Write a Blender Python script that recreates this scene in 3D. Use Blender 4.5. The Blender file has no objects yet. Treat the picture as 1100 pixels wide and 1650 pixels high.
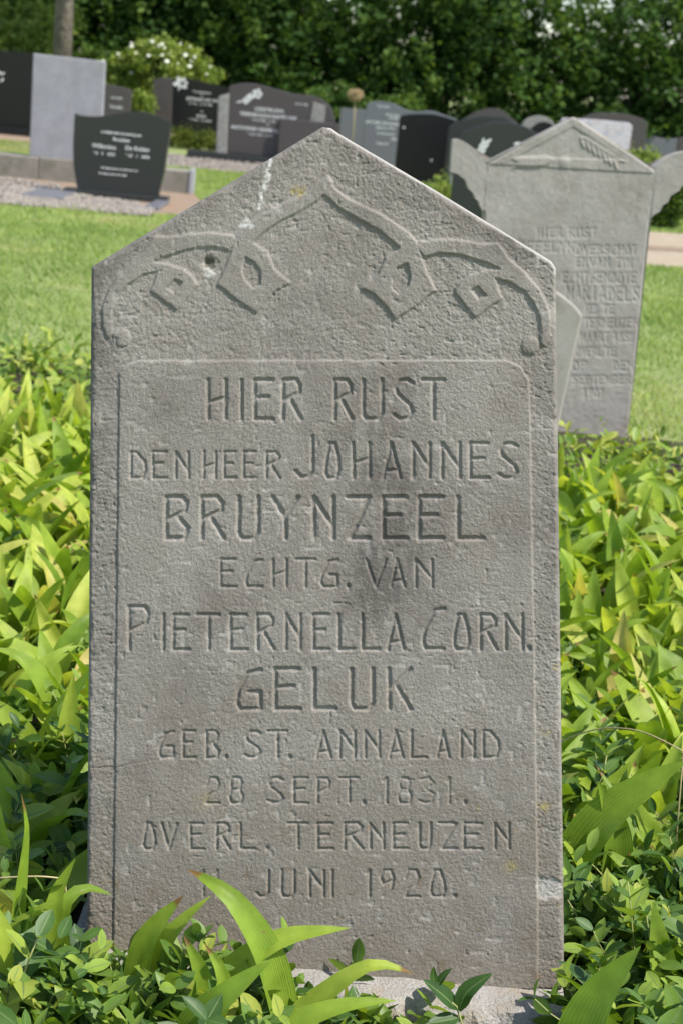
import bpy, bmesh, math, random
import numpy as np
from mathutils import Vector, Matrix

random.seed(7)
RNG = np.random.default_rng(11)
SC = bpy.context.scene
COL = SC.collection
rad = math.radians

# ------------------------------------------------------------------ camera
W0, H0, F = 1100.0, 1650.0, 2530.0          # photograph size and focal length in its pixels
PITCH, ROLL = rad(15.6), rad(5.5)
fw = Vector((0, math.cos(PITCH), -math.sin(PITCH)))
up0 = Vector((0, math.sin(PITCH), math.cos(PITCH)))
xr = Vector((1, 0, 0))
rt = math.cos(ROLL) * xr + math.sin(ROLL) * up0
up = math.cos(ROLL) * up0 - math.sin(ROLL) * xr
def ray(px, py):
    return fw + rt * ((px - W0 / 2) / F) + up * ((H0 / 2 - py) / F)
ZB = 0.06                                    # top of the gravestone's concrete base
_d = ray(524, 1562)
DIST = 1.95
_t = DIST / _d.y
CAM = Vector((-_d.x * _t, -DIST, ZB - _d.z * _t))
def ground(px, py, z=0.0):
    d = ray(px, py); return CAM + d * ((z - CAM.z) / d.z)
def at(px, py, Y):
    d = ray(px, py); return CAM + d * ((Y - CAM.y) / d.y)
def project(p):
    q = Vector(p) - CAM; z = q.dot(fw)
    return W0 / 2 + F * q.dot(rt) / z, H0 / 2 - F * q.dot(up) / z

cam_d = bpy.data.cameras.new('camera')
cam_o = bpy.data.objects.new('camera', cam_d); COL.objects.link(cam_o)
m = Matrix((rt, up, -fw)).transposed().to_4x4(); m.translation = CAM
cam_o.matrix_world = m
cam_d.sensor_fit = 'VERTICAL'; cam_d.sensor_height = 36.0
cam_d.lens = F / H0 * 36.0
cam_d.clip_start = 0.05; cam_d.clip_end = 2000
cam_d.dof.use_dof = True; cam_d.dof.focus_distance = 2.13; cam_d.dof.aperture_fstop = 8.5
SC.camera = cam_o

# ------------------------------------------------------------------ light
SUN_AZ, SUN_EL = rad(116), rad(56)           # azimuth clockwise from +Y, towards the sun
sd = Vector((math.sin(SUN_AZ) * math.cos(SUN_EL), math.cos(SUN_AZ) * math.cos(SUN_EL), math.sin(SUN_EL)))
world = bpy.data.worlds.new('World'); SC.world = world; world.use_nodes = True
wn = world.node_tree.nodes; wl = world.node_tree.links
sky = wn.new('ShaderNodeTexSky'); sky.sky_type = 'NISHITA'; sky.sun_disc = False
sky.sun_elevation = SUN_EL; sky.sun_rotation = SUN_AZ; sky.dust_density = 0.8; sky.air_density = 1.0
wl.new(sky.outputs[0], wn['Background'].inputs['Color'])
wn['Background'].inputs['Strength'].default_value = 0.15
sl = bpy.data.lights.new('sun', 'SUN'); sl.energy = 4.6; sl.angle = rad(0.55); sl.color = (1.0, 0.95, 0.87)
so = bpy.data.objects.new('sun', sl); COL.objects.link(so)
so.rotation_euler = sd.to_track_quat('Z', 'Y').to_euler(); so.location = (6, -6, 12)
SC.view_settings.view_transform = 'Standard'; SC.view_settings.look = 'None'
SC.view_settings.exposure = 0.46; SC.view_settings.gamma = 1.0
SC.view_settings.use_curve_mapping = False
SC.render.engine = 'CYCLES'
SC.cycles.max_bounces = 6; SC.cycles.transparent_max_bounces = 4
SC.cycles.use_denoising = True

# ------------------------------------------------------------------ helpers
def tag(o, label=None, cat=None, group=None, kind=None):
    if label: o['label'] = label
    if cat: o['category'] = cat
    if group: o['group'] = group
    if kind: o['kind'] = kind
    return o
def empty(name, loc, rz=0.0):
    o = bpy.data.objects.new(name, None); COL.objects.link(o)
    o.location = loc; o.rotation_euler = (0, 0, rz); o.empty_display_size = 0.05
    return o
def link(name, me, parent=None):
    o = bpy.data.objects.new(name, me); COL.objects.link(o)
    if parent is not None: o.parent = parent
    return o
def npmesh(name, V, Fc, mat, smooth=True, uv=None, attrs=None):
    V = np.asarray(V, np.float32); Fc = np.asarray(Fc, np.int32)
    k = Fc.shape[1]; n = len(Fc)
    me = bpy.data.meshes.new(name)
    me.vertices.add(len(V)); me.vertices.foreach_set('co', V.ravel())
    me.loops.add(n * k); me.loops.foreach_set('vertex_index', Fc.ravel())
    me.polygons.add(n)
    me.polygons.foreach_set('loop_start', np.arange(0, n * k, k, dtype=np.int32))
    me.polygons.foreach_set('use_smooth', np.full(n, smooth, dtype=bool))
    if uv is not None:
        l = me.uv_layers.new(name='UVMap')
        l.data.foreach_set('uv', np.asarray(uv, np.float32)[Fc.ravel()].ravel())
    for an, av in (attrs or {}).items():
        a = me.attributes.new(an, 'FLOAT', 'POINT'); a.data.foreach_set('value', np.asarray(av, np.float32))
    me.update(calc_edges=True); me.validate()
    if mat: me.materials.append(mat)
    return me
def pymesh(name, V, Fc, mat, smooth=False):
    me = bpy.data.meshes.new(name); me.from_pydata([tuple(v) for v in V], [], Fc); me.update()
    if smooth: me.polygons.foreach_set('use_smooth', [True] * len(me.polygons))
    if mat: me.materials.append(mat)
    return me
def finish(bm, name, mat, smooth=False):
    bmesh.ops.recalc_face_normals(bm, faces=bm.faces)
    me = bpy.data.meshes.new(name); bm.to_mesh(me); bm.free()
    if smooth: me.polygons.foreach_set('use_smooth', [True] * len(me.polygons))
    me.materials.append(mat); return me
def extrude_outline(name, pts, y0, y1, mat, bevel=0.006, seg=2):
    """pts (x,z) counter-clockwise seen from -Y; slab from y0 (front) to y1 (back)."""
    bm = bmesh.new()
    f = [bm.verts.new((x, y0, z)) for x, z in pts]; b = [bm.verts.new((x, y1, z)) for x, z in pts]
    bm.faces.new(f); bm.faces.new(b[::-1]); n = len(pts)
    for i in range(n): bm.faces.new((f[i], b[i], b[(i + 1) % n], f[(i + 1) % n]))
    bmesh.ops.recalc_face_normals(bm, faces=bm.faces)
    if bevel:
        ed = [e for e in bm.edges if abs(e.verts[0].co.y - e.verts[1].co.y) < 1e-6 or e.calc_face_angle(0) > 0.6]
        bmesh.ops.bevel(bm, geom=ed, offset=bevel, segments=seg, affect='EDGES', profile=0.5, clamp_overlap=True)
    return finish(bm, name, mat)
def box_me(name, x0, x1, y0, y1, z0, z1, mat, bevel=0.006):
    return extrude_outline(name, [(x0, z0), (x1, z0), (x1, z1), (x0, z1)], y0, y1, mat, bevel, 1)
_tab = np.random.default_rng(5).random((256, 256))
def vn(x, y, s, seed=0):
    """smooth value noise in -1..1 with cell size s"""
    x = np.asarray(x) / s + seed * 17.31 + 500; y = np.asarray(y) / s + seed * 9.77 + 500
    xi = np.floor(x).astype(int); yi = np.floor(y).astype(int); fx = x - xi; fy = y - yi
    fx = fx * fx * (3 - 2 * fx); fy = fy * fy * (3 - 2 * fy)
    g = lambda a, b: _tab[(a + seed * 3) % 256, (b + seed * 7) % 256]
    v = (g(xi, yi) * (1 - fx) + g(xi + 1, yi) * fx) * (1 - fy) + (g(xi, yi + 1) * (1 - fx) + g(xi + 1, yi + 1) * fx) * fy
    return v * 2 - 1
def sstep(a, b, x):
    t = np.clip((x - a) / (b - a), 0, 1); return t * t * (3 - 2 * t)

# ------------------------------------------------------------------ materials
def new_mat(name):
    mt = bpy.data.materials.new(name); mt.use_nodes = True
    nt = mt.node_tree; return mt, nt.nodes, nt.links, nt.nodes['Principled BSDF']
def N(nodes, typ, **kw):
    n = nodes.new(typ)
    for k, v in kw.items():
        if k in n.inputs: n.inputs[k].default_value = v
        else: setattr(n, k, v)
    return n
def ramp(nodes, stops):
    r = nodes.new('ShaderNodeValToRGB'); e = r.color_ramp.elements
    while len(e) < len(stops): e.new(0.5)
    for el, (p, c) in zip(e, stops): el.position = p; el.color = (*c, 1)
    return r
def mixc(nodes, links, fac, a, b, mode='MIX'):
    n = nodes.new('ShaderNodeMix'); n.data_type = 'RGBA'; n.blend_type = mode
    for i, v in ((0, fac), (6, a), (7, b)):
        if isinstance(v, (float, int)): n.inputs[i].default_value = v
        elif isinstance(v, tuple): n.inputs[i].default_value = (*v, 1)
        else: links.new(v, n.inputs[i])
    return n.outputs[2]

def stone_mat(name, c0, c1, scale=6, speck=None, rough=0.85, bump=0.3, bscale=400, spec=0.3, blotch=None, bfine=0.002):
    mt, n, l, b = new_mat(name)
    tc = N(n, 'ShaderNodeTexCoord')
    n1 = N(n, 'ShaderNodeTexNoise', Scale=scale, Detail=8.0, Roughness=0.65); l.new(tc.outputs['Object'], n1.inputs['Vector'])
    r = ramp(n, [(0.32, c0), (0.68, c1)]); l.new(n1.outputs[0], r.inputs[0]); col = r.outputs[0]
    if blotch:
        n3 = N(n, 'ShaderNodeTexNoise', Scale=blotch[1], Detail=5.0, Roughness=0.7); l.new(tc.outputs['Object'], n3.inputs['Vector'])
        r3 = ramp(n, [(0.52, (0, 0, 0)), (0.68, (1, 1, 1))]); l.new(n3.outputs[0], r3.inputs[0])
        col = mixc(n, l, r3.outputs[0], col, blotch[0])
    if speck:
        v = N(n, 'ShaderNodeTexNoise', Scale=speck[1], Detail=2.0); l.new(tc.outputs['Object'], v.inputs['Vector'])
        r2 = ramp(n, [(0.42, (0, 0, 0)), (0.7, (1, 1, 1))]); l.new(v.outputs[0], r2.inputs[0])
        col = mixc(n, l, r2.outputs[0], col, speck[0])
    l.new(col, b.inputs['Base Color'])
    b.inputs['Roughness'].default_value = rough; b.inputs['Specular IOR Level'].default_value = spec
    n2 = N(n, 'ShaderNodeTexNoise', Scale=bscale, Detail=4.0); l.new(tc.outputs['Object'], n2.inputs['Vector'])
    bp = N(n, 'ShaderNodeBump', Strength=bump, Distance=bfine); l.new(n2.outputs[0], bp.inputs['Height']); l.new(bp.outputs[0], b.inputs['Normal'])
    return mt

def leaf_mat(name, stops, trans_col, trans=0.35, rough=0.45, spec=0.4, use_attr=False, stripes=0.0, tip=None, mid=None):
    mt, n, l, b = new_mat(name)
    if use_attr: a = N(n, 'ShaderNodeAttribute', attribute_name='tint'); fac = a.outputs['Fac']
    else: a = N(n, 'ShaderNodeObjectInfo'); fac = a.outputs['Random']
    r = ramp(n, stops); l.new(fac, r.inputs[0]); col = r.outputs[0]
    tc = N(n, 'ShaderNodeTexCoord')
    nz = N(n, 'ShaderNodeTexNoise', Scale=30.0, Detail=4.0); l.new(tc.outputs['Object'], nz.inputs['Vector'])
    rz = ramp(n, [(0.35, (0.78, 0.8, 0.7)), (0.65, (1.08, 1.05, 1.0))]); l.new(nz.outputs[0], rz.inputs[0])
    col = mixc(n, l, 1.0, col, rz.outputs[0], 'MULTIPLY')
    sep = None
    if stripes or tip or mid:
        uv = N(n, 'ShaderNodeUVMap'); sep = N(n, 'ShaderNodeSeparateXYZ'); l.new(uv.outputs[0], sep.inputs[0])
    if mid:                                        # pale midrib
        d = N(n, 'ShaderNodeMath', operation='SUBTRACT'); l.new(sep.outputs[0], d.inputs[0]); d.inputs[1].default_value = 0.5
        ab = N(n, 'ShaderNodeMath', operation='ABSOLUTE'); l.new(d.outputs[0], ab.inputs[0])
        rm = ramp(n, [(0.02, (1, 1, 1)), (0.055, (0, 0, 0))]); l.new(ab.outputs[0], rm.inputs[0])
        col = mixc(n, l, rm.outputs[0], col, mid)
    if stripes:                                    # parallel veins and a paler margin
        wv = N(n, 'ShaderNodeMath', operation='MULTIPLY_ADD'); l.new(sep.outputs[0], wv.inputs[0]); wv.inputs[1].default_value = 70.0; l.new(nz.outputs[0], wv.inputs[2])
        sw = N(n, 'ShaderNodeMath', operation='SINE'); l.new(wv.outputs[0], sw.inputs[0])
        rv_ = ramp(n, [(0.0, (0.86, 0.88, 0.8)), (0.8, (1.06, 1.05, 1.05))]); l.new(sw.outputs[0], rv_.inputs[0]); col = mixc(n, l, 0.8, col, rv_.outputs[0], 'MULTIPLY')
        nb = N(n, 'ShaderNodeTexNoise', Scale=95.0, Detail=3.0); l.new(tc.outputs['Object'], nb.inputs['Vector'])
        rb = ramp(n, [(0.70, (0, 0, 0)), (0.78, (0.8, 0.8, 0.8))]); l.new(nb.outputs[0], rb.inputs[0]); col = mixc(n, l, rb.outputs[0], col, (0.30, 0.20, 0.07))
    if tip:                                        # some leaves wither at the tip
        ad = N(n, 'ShaderNodeMath', operation='MULTIPLY_ADD'); l.new(nz.outputs[0], ad.inputs[0]); ad.inputs[1].default_value = 0.12; l.new(sep.outputs[1], ad.inputs[2])
        rt_ = ramp(n, [(0.0, (0, 0, 0)), (1.0, (1, 1, 1))]); rt_.color_ramp.elements[0].position = 0.97; l.new(ad.outputs[0], rt_.inputs[0])
        wh = N(n, 'ShaderNodeTexWhiteNoise', noise_dimensions='1D'); l.new(fac, wh.inputs['W'])
        gt = N(n, 'ShaderNodeMath', operation='GREATER_THAN'); l.new(wh.outputs[0], gt.inputs[0]); gt.inputs[1].default_value = 0.8
        mu = N(n, 'ShaderNodeMath', operation='MULTIPLY'); l.new(rt_.outputs[0], mu.inputs[0]); l.new(gt.outputs[0], mu.inputs[1])
        col = mixc(n, l, mu.outputs[0], col, tip)
    l.new(col, b.inputs['Base Color']); b.inputs['Roughness'].default_value = rough
    b.inputs['Specular IOR Level'].default_value = spec
    if stripes:
        sn = N(n, 'ShaderNodeMath', operation='MULTIPLY'); l.new(sep.outputs[0], sn.inputs[0]); sn.inputs[1].default_value = 110.0
        si = N(n, 'ShaderNodeMath', operation='SINE'); l.new(sn.outputs[0], si.inputs[0])
        bp = N(n, 'ShaderNodeBump', Strength=stripes, Distance=0.001); l.new(si.outputs[0], bp.inputs['Height']); l.new(bp.outputs[0], b.inputs['Normal'])
    t = N(n, 'ShaderNodeBsdfTranslucent')
    tc2 = mixc(n, l, 1.0, col, trans_col, 'MULTIPLY'); l.new(tc2, t.inputs['Color'])
    ad = N(n, 'ShaderNodeMixShader'); ad.inputs[0].default_value = trans
    l.new(b.outputs[0], ad.inputs[1]); l.new(t.outputs[0], ad.inputs[2])
    l.new(ad.outputs[0], n['Material Output'].inputs['Surface'])
    return mt
def plain_mat(name, c, rough=0.6, spec=0.3, metal=0.0):
    mt, n, l, b = new_mat(name)
    tc = N(n, 'ShaderNodeTexCoord'); nz = N(n, 'ShaderNodeTexNoise', Scale=25.0, Detail=5.0); l.new(tc.outputs['Object'], nz.inputs['Vector'])
    r = ramp(n, [(0.3, tuple(v * 0.8 for v in c)), (0.7, tuple(min(1, v * 1.15) for v in c))]); l.new(nz.outputs[0], r.inputs[0])
    l.new(r.outputs[0], b.inputs['Base Color']); b.inputs['Roughness'].default_value = rough; b.inputs['Specular IOR Level'].default_value = spec
    return mt

M = {}
M['black_granite'] = stone_mat('black_granite', (0.008, 0.008, 0.009), (0.014, 0.014, 0.015), 40, ((0.03, 0.03, 0.033), 180), 0.16, 0.02, spec=0.22)
M['dark_granite'] = stone_mat('dark_granite', (0.019, 0.021, 0.0205), (0.032, 0.034, 0.033), 50, ((0.06, 0.064, 0.062), 160), 0.24, 0.05, spec=0.32)
M['brown_granite'] = stone_mat('brown_granite', (0.045, 0.038, 0.037), (0.075, 0.064, 0.062), 50, ((0.11, 0.095, 0.09), 160), 0.35, 0.05, spec=0.4)
M['grey_granite'] = stone_mat('grey_granite', (0.27, 0.27, 0.29), (0.40, 0.40, 0.42), 7, ((0.24, 0.24, 0.26), 150), 0.75, 0.1, blotch=((0.30, 0.29, 0.27), 5))
M['mid_granite'] = stone_mat('mid_granite', (0.10, 0.105, 0.12), (0.15, 0.155, 0.17), 40, ((0.2, 0.2, 0.21), 160), 0.4, 0.05)
M['pink_marble'] = stone_mat('pink_marble', (0.50, 0.42, 0.42), (0.62, 0.60, 0.66), 9, None, 0.3, 0.05, blotch=((0.36, 0.37, 0.46), 11))
M['concrete'] = stone_mat('concrete', (0.15, 0.13, 0.105), (0.27, 0.245, 0.21), 7, ((0.34, 0.32, 0.28), 120), 0.95, 0.8, 90, blotch=((0.11, 0.105, 0.06), 4), bfine=0.006)
M['base_concrete'] = stone_mat('base_concrete', (0.28, 0.265, 0.24), (0.40, 0.385, 0.355), 14, ((0.26, 0.24, 0.22), 220), 0.95, 0.9, 260, blotch=((0.32, 0.25, 0.17), 12), bfine=0.004)
M['old_stone'] = stone_mat('old_stone', (0.31, 0.282, 0.245), (0.43, 0.40, 0.36), 5, ((0.34, 0.31, 0.275), 90), 0.9, 0.4, 150, blotch=((0.235, 0.20, 0.16), 6), bfine=0.003)
M['rough_stone'] = stone_mat('rough_stone', (0.2, 0.19, 0.17), (0.36, 0.35, 0.32), 25, None, 0.9, 1.0, 40, bfine=0.02)
M['letter_white'] = plain_mat('letter_white', (0.72, 0.72, 0.70), 0.6)
M['white_ceramic'] = plain_mat('white_ceramic', (0.78, 0.76, 0.72), 0.4)
M['bark'] = stone_mat('bark', (0.10, 0.085, 0.065), (0.22, 0.19, 0.15), 9, None, 0.95, 1.0, 20, bfine=0.03)
M['soil'] = stone_mat('soil', (0.16, 0.10, 0.06), (0.34, 0.25, 0.17), 9, ((0.42, 0.33, 0.25), 50), 0.95, 1.0, 60, blotch=((0.30, 0.16, 0.08), 3), bfine=0.02)
M['dark_soil'] = stone_mat('dark_soil', (0.035, 0.027, 0.018), (0.07, 0.055, 0.04), 12, None, 0.95, 1.0, 60, bfine=0.02)
M['gravel'] = stone_mat('gravel', (0.20, 0.17, 0.14), (0.33, 0.29, 0.245), 9, ((0.39, 0.35, 0.31), 45), 0.95, 1.0, 45, bfine=0.02)
M['sand'] = stone_mat('sand', (0.33, 0.255, 0.17), (0.44, 0.355, 0.25), 5, ((0.40, 0.34, 0.26), 45), 0.95, 1.0, 40, bfine=0.02)
M['turf'] = stone_mat('turf', (0.17, 0.235, 0.065), (0.255, 0.32, 0.105), 1.3, ((0.30, 0.30, 0.14), 30), 0.95, 0.8, 60, blotch=((0.20, 0.19, 0.075), 0.8), bfine=0.02)
M['stem'] = plain_mat('stem', (0.34, 0.36, 0.13), 0.55)
M['dry_stem'] = plain_mat('dry_stem', (0.42, 0.34, 0.18), 0.6)
LILY = [(0.0, (0.19, 0.31, 0.035)), (0.3, (0.31, 0.45, 0.055)), (0.7, (0.45, 0.57, 0.085)), (0.93, (0.57, 0.63, 0.12)), (1.0, (0.64, 0.54, 0.20))]
M['lily'] = leaf_mat('lily_leaf', LILY, (1.25, 1.25, 0.5), 0.42, 0.42, 0.35, False, 0.25, (0.26, 0.15, 0.05))
M['lily_mass'] = leaf_mat('lily_mass', LILY, (1.25, 1.25, 0.5), 0.42, 0.42, 0.35, True, 0.25)
VIN = [(0.0, (0.045, 0.10, 0.03)), (0.35, (0.085, 0.175, 0.038)), (0.65, (0.17, 0.28, 0.05)), (0.88, (0.30, 0.42, 0.07)), (1.0, (0.46, 0.50, 0.11))]
M['vinca'] = leaf_mat('periwinkle_leaf', VIN, (1.35, 1.35, 0.5), 0.36, 0.45, 0.32, False, 0.0, None, (0.17, 0.25, 0.09))
M['vinca_mass'] = leaf_mat('periwinkle_mass', VIN, (1.35, 1.35, 0.5), 0.36, 0.45, 0.32, True, 0.0, None, (0.17, 0.25, 0.09))
GR = [(0.0, (0.22, 0.33, 0.09)), (0.45, (0.34, 0.45, 0.13)), (0.8, (0.45, 0.51, 0.19)), (1.0, (0.62, 0.55, 0.32))]
M['grass'] = leaf_mat('grass_blade', GR, (1.2, 1.2, 0.6), 0.35, 0.5, 0.25, True)
def foliage(name, d, mcol, lt): return leaf_mat(name, [(0.0, d), (0.6, mcol), (1.0, lt)], (1.3, 1.3, 0.6), 0.35, 0.75, 0.12, True)
M['hedge'] = foliage('hedge_leaf', (0.03, 0.07, 0.021), (0.07, 0.138, 0.034), (0.165, 0.25, 0.06))
M['tree_dark'] = foliage('tree_leaf', (0.025, 0.055, 0.018), (0.055, 0.105, 0.028), (0.11, 0.17, 0.04))
M['shrub_light'] = foliage('light_shrub_leaf', (0.14, 0.20, 0.05), (0.25, 0.33, 0.08), (0.37, 0.43, 0.12))
M['shrub_mid'] = foliage('mid_shrub_leaf', (0.05, 0.10, 0.025), (0.09, 0.16, 0.035), (0.15, 0.22, 0.05))
M['box_hedge'] = foliage('clipped_hedge_leaf', (0.06, 0.09, 0.02), (0.12, 0.16, 0.03), (0.2, 0.22, 0.05))
M['petal'] = plain_mat('white_petal', (0.75, 0.76, 0.62), 0.6)
M['seedhead'] = plain_mat('dry_seedhead', (0.42, 0.32, 0.17), 0.8)

def main_stone_mat():
    mt, n, l, b = new_mat('weathered_bluestone')
    tc = N(n, 'ShaderNodeTexCoord'); O = tc.outputs['Object']
    def noise(s, d=6.0, r=0.6):
        x = N(n, 'ShaderNodeTexNoise', Scale=s, Detail=d, Roughness=r); l.new(O, x.inputs['Vector']); return x.outputs[0]
    r = ramp(n, [(0.3, (0.228, 0.208, 0.182)), (0.7, (0.312, 0.289, 0.259))]); l.new(noise(7), r.inputs[0]); col = r.outputs[0]
    rg = ramp(n, [(0.3, (0.77, 0.76, 0.75)), (0.72, (1.20, 1.20, 1.19))]); l.new(noise(360, 3.0), rg.inputs[0])
    col = mixc(n, l, 1.0, col, rg.outputs[0], 'MULTIPLY')
    for s, lo, hi, c, k in ((4.2, 0.50, 0.72, (0.150, 0.126, 0.108), 0.85), (2.3, 0.48, 0.72, (0.33, 0.31, 0.275), 0.7), (11, 0.55, 0.75, (0.19, 0.155, 0.12), 0.5), (23, 0.66, 0.74, (0.13, 0.10, 0.075), 0.6)):
        rr = ramp(n, [(lo, (0, 0, 0)), (hi, (k, k, k))]); l.new(noise(s, 5.0, 0.7), rr.inputs[0])
        col = mixc(n, l, rr.outputs[0], col, c)
    for an, c in (('brown', (0.19, 0.145, 0.095)), ('dark', (0.11, 0.095, 0.085)), ('lichen', (0.36, 0.29, 0.09)), ('white', (0.72, 0.70, 0.66)), ('hole_tint', (0.05, 0.045, 0.012))):
        a = N(n, 'ShaderNodeAttribute', attribute_name=an); col = mixc(n, l, a.outputs['Fac'], col, c)
    l.new(col, b.inputs['Base Color']); b.inputs['Roughness'].default_value = 0.88; b.inputs['Specular IOR Level'].default_value = 0.25
    bp = N(n, 'ShaderNodeBump', Strength=0.85, Distance=0.0018); l.new(noise(430, 4.0, 0.7), bp.inputs['Height']); l.new(bp.outputs[0], b.inputs['Normal'])
    return mt
M['bluestone'] = main_stone_mat()

# ------------------------------------------------------------------ carved letters: single-stroke alphabet
GL = {
 'H': [[(0, 0), (0, 1)], [(1, 0), (1, 1)], [(0, .42), (1, .56)]], 'I': [[(.5, 0), (.5, 1)]],
 'E': [[(.95, 1), (0, 1), (0, 0), (1, 0)], [(0, .55), (.72, .57)]],
 'R': [[(0, 0), (0, 1), (.7, 1), (.93, .86), (.88, .68), (0, .46)], [(.36, .54), (1, 0)]],
 'U': [[(0, 1), (0, .14), (.16, 0), (.8, 0), (1, .15), (1, 1)]],
 'S': [[(1, .92), (.7, 1), (.3, .98), (.05, .8), (.2, .62), (.85, .36), (1, .18), (.78, .02), (.3, 0), (0, .1)]],
 'T': [[(0, 1), (1, 1)], [(.52, 1), (.52, 0)]], 'D': [[(0, 0), (0, 1), (.4, .98), (.95, .62), (1, .3), (.82, .02), (0, 0)]],
 'N': [[(0, 0), (0, 1), (1, .28)], [(1, 0), (1, 1)]], 'J': [[(1, 1), (1, .15), (.75, 0), (.35, 0), (0, .14)]],
 'O': [[(.3, 1), (.06, .5), (0, .15), (.2, 0), (.8, 0), (1, .2), (.93, .6), (.65, 1), (.3, 1)]],
 'A': [[(0, 0), (.46, 1), (1, 0)], [(.1, .2), (.86, .24)]],
 'B': [[(0, 0), (0, 1), (.7, 1), (.95, .87), (.85, .66), (.08, .45)], [(.5, .55), (1, .26), (.85, 0), (0, 0)]],
 'Y': [[(0, 1), (.48, .5), (.5, 0)], [(1, 1), (.48, .5)]], 'Z': [[(0, 1), (1, 1), (.1, 0), (1, 0)]],
 'L': [[(0, 1), (0, 0), (1, 0)]], 'C': [[(1, .98), (.55, .94), (.12, .5), (0, .18), (.14, 0), (1, 0)]],
 'G': [[(1, .98), (.5, .92), (.1, .5), (0, .18), (.15, 0), (1, 0), (.98, .42), (.5, .42)]],
 'V': [[(0, 1), (.5, 0), (1, 1)]], 'P': [[(0, 0), (0, 1), (.8, 1), (1, .83), (.88, .62), (0, .42)]],
 'K': [[(0, 0), (0, 1)], [(1, 1), (.04, .48)], [(.3, .62), (1, 0)]], 'F': [[(1, 1), (0, 1), (0, 0)], [(0, .53), (.7, .53)]],
 'M': [[(0, 0), (0, 1), (.5, .3), (1, 1), (1, 0)]], 'X': [[(0, 0), (1, 1)], [(0, 1), (1, 0)]],
 '0': [[(.3, 1), (.06, .5), (0, .15), (.2, 0), (.8, 0), (1, .2), (.93, .6), (.65, 1), (.3, 1)]],
 '1': [[(.5, 0), (.5, 1), (.1, .88)]], '2': [[(.05, .72), (.3, 1), (.8, 1), (.98, .74), (.75, .48), (.25, .3), (.02, 0), (1, 0)]],
 '3': [[(.05, .95), (.55, 1), (.92, .8), (.4, .55), (.95, .34), (.8, .04), (.3, 0), (0, .1)]],
 '8': [[(.2, .54), (.08, .84), (.3, 1), (.75, 1), (.92, .8), (.76, .55), (.2, .54), (0, .28), (.15, 0), (.85, 0), (1, .26), (.76, .55)]],
 '9': [[(.95, .62), (.25, .48), (.05, .76), (.3, 1), (.8, 1), (.97, .7), (.85, .3), (.3, 0)]], '.': [[(.5, 0), (.5, .04)]]}
GL['5'] = [[(.9, 1), (.1, 1), (.05, .55), (.7, .58), (1, .3), (.75, 0), (0, .08)]]
GL['4'] = [[(.75, 0), (.75, 1), (0, .3), (1, .3)]]
GL['7'] = [[(0, 1), (1, 1), (.3, 0)]]; GL['6'] = [[(.9, 1), (.2, .7), (0, .3), (.3, 0), (.9, .1), (.9, .45), (.1, .45)]]

def seg_dist(U, V, a, b):
    ax, ay = a; bx, by = b; dx, dy = bx - ax, by - ay
    L2 = dx * dx + dy * dy + 1e-12
    t = np.clip(((U - ax) * dx + (V - ay) * dy) / L2, 0, 1)
    return np.hypot(U - ax - t * dx, V - ay - t * dy)
def poly_sd(U, V, P):
    """signed distance, positive inside"""
    d = np.full(U.shape, 1e9); ins = np.zeros(U.shape, bool); n = len(P)
    for i in range(n):
        a, b = P[i], P[(i + 1) % n]
        d = np.minimum(d, seg_dist(U, V, a, b))
        c = ((a[1] > V) != (b[1] > V)) & (U < (b[0] - a[0]) * (V - a[1]) / (b[1] - a[1] + 1e-12) + a[0])
        ins ^= c
    return np.where(ins, d, -d)
def smooth_curve(pts, n=4):
    out = []
    for i in range(len(pts) - 1):
        p0 = pts[max(i - 1, 0)]; p1 = pts[i]; p2 = pts[i + 1]; p3 = pts[min(i + 2, len(pts) - 1)]
        for k in range(n):
            t = k / n
            out.append(tuple(0.5 * (2 * b + (c - a) * t + (2 * a - 5 * b + 4 * c - d) * t * t + (3 * b - a - 3 * c + d) * t ** 3) for a, b, c, d in zip(p0, p1, p2, p3)))
    return out + [pts[-1]]

class Plane:
    """the leaning face of a stone: pixel of the photograph -> metres on that face"""
    def __init__(s, origin, lean, roll, yaw=0.0):
        n0 = Matrix.Rotation(yaw, 3, 'Z')
        eu = n0 @ Vector((1, 0, 0)); ev = n0 @ Vector((0, math.sin(lean), math.cos(lean)))
        s.u = math.cos(roll) * eu + math.sin(roll) * ev; s.v = math.cos(roll) * ev - math.sin(roll) * eu
        s.n = s.u.cross(s.v).normalized(); s.o = Vector(origin)          # n points into the slab? u x v = -front
    def uv(s, px, py):
        d = ray(px, py); t = (s.o - CAM).dot(s.n) / d.dot(s.n); q = CAM + d * t - s.o
        return q.dot(s.u), q.dot(s.v)
    def matrix(s):
        back = s.v.cross(s.u).normalized()                                # local +Y, away from the camera
        back = -s.n if (-s.n).y > 0 else s.n
        mm = Matrix((s.u, back, s.v)).transposed().to_4x4(); mm.translation = s.o
        return mm
def strokes_to(hgt, U, V, pts, w, dep, jit=0.0, mask=None):
    for a, b in zip(pts[:-1], pts[1:]):
        x0, x1 = min(a[0], b[0]) - w * 1.6, max(a[0], b[0]) + w * 1.6; y0, y1 = min(a[1], b[1]) - w * 1.6, max(a[1], b[1]) + w * 1.6
        sel = np.nonzero((U >= x0) & (U <= x1) & (V >= y0) & (V <= y1))
        if len(sel[0]) == 0: continue
        d = seg_dist(U[sel], V[sel], a, b)
        g = np.clip(1 - (d / w) ** 1.7, 0, 1) * dep
        mask[sel] = np.maximum(mask[sel], g)
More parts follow.
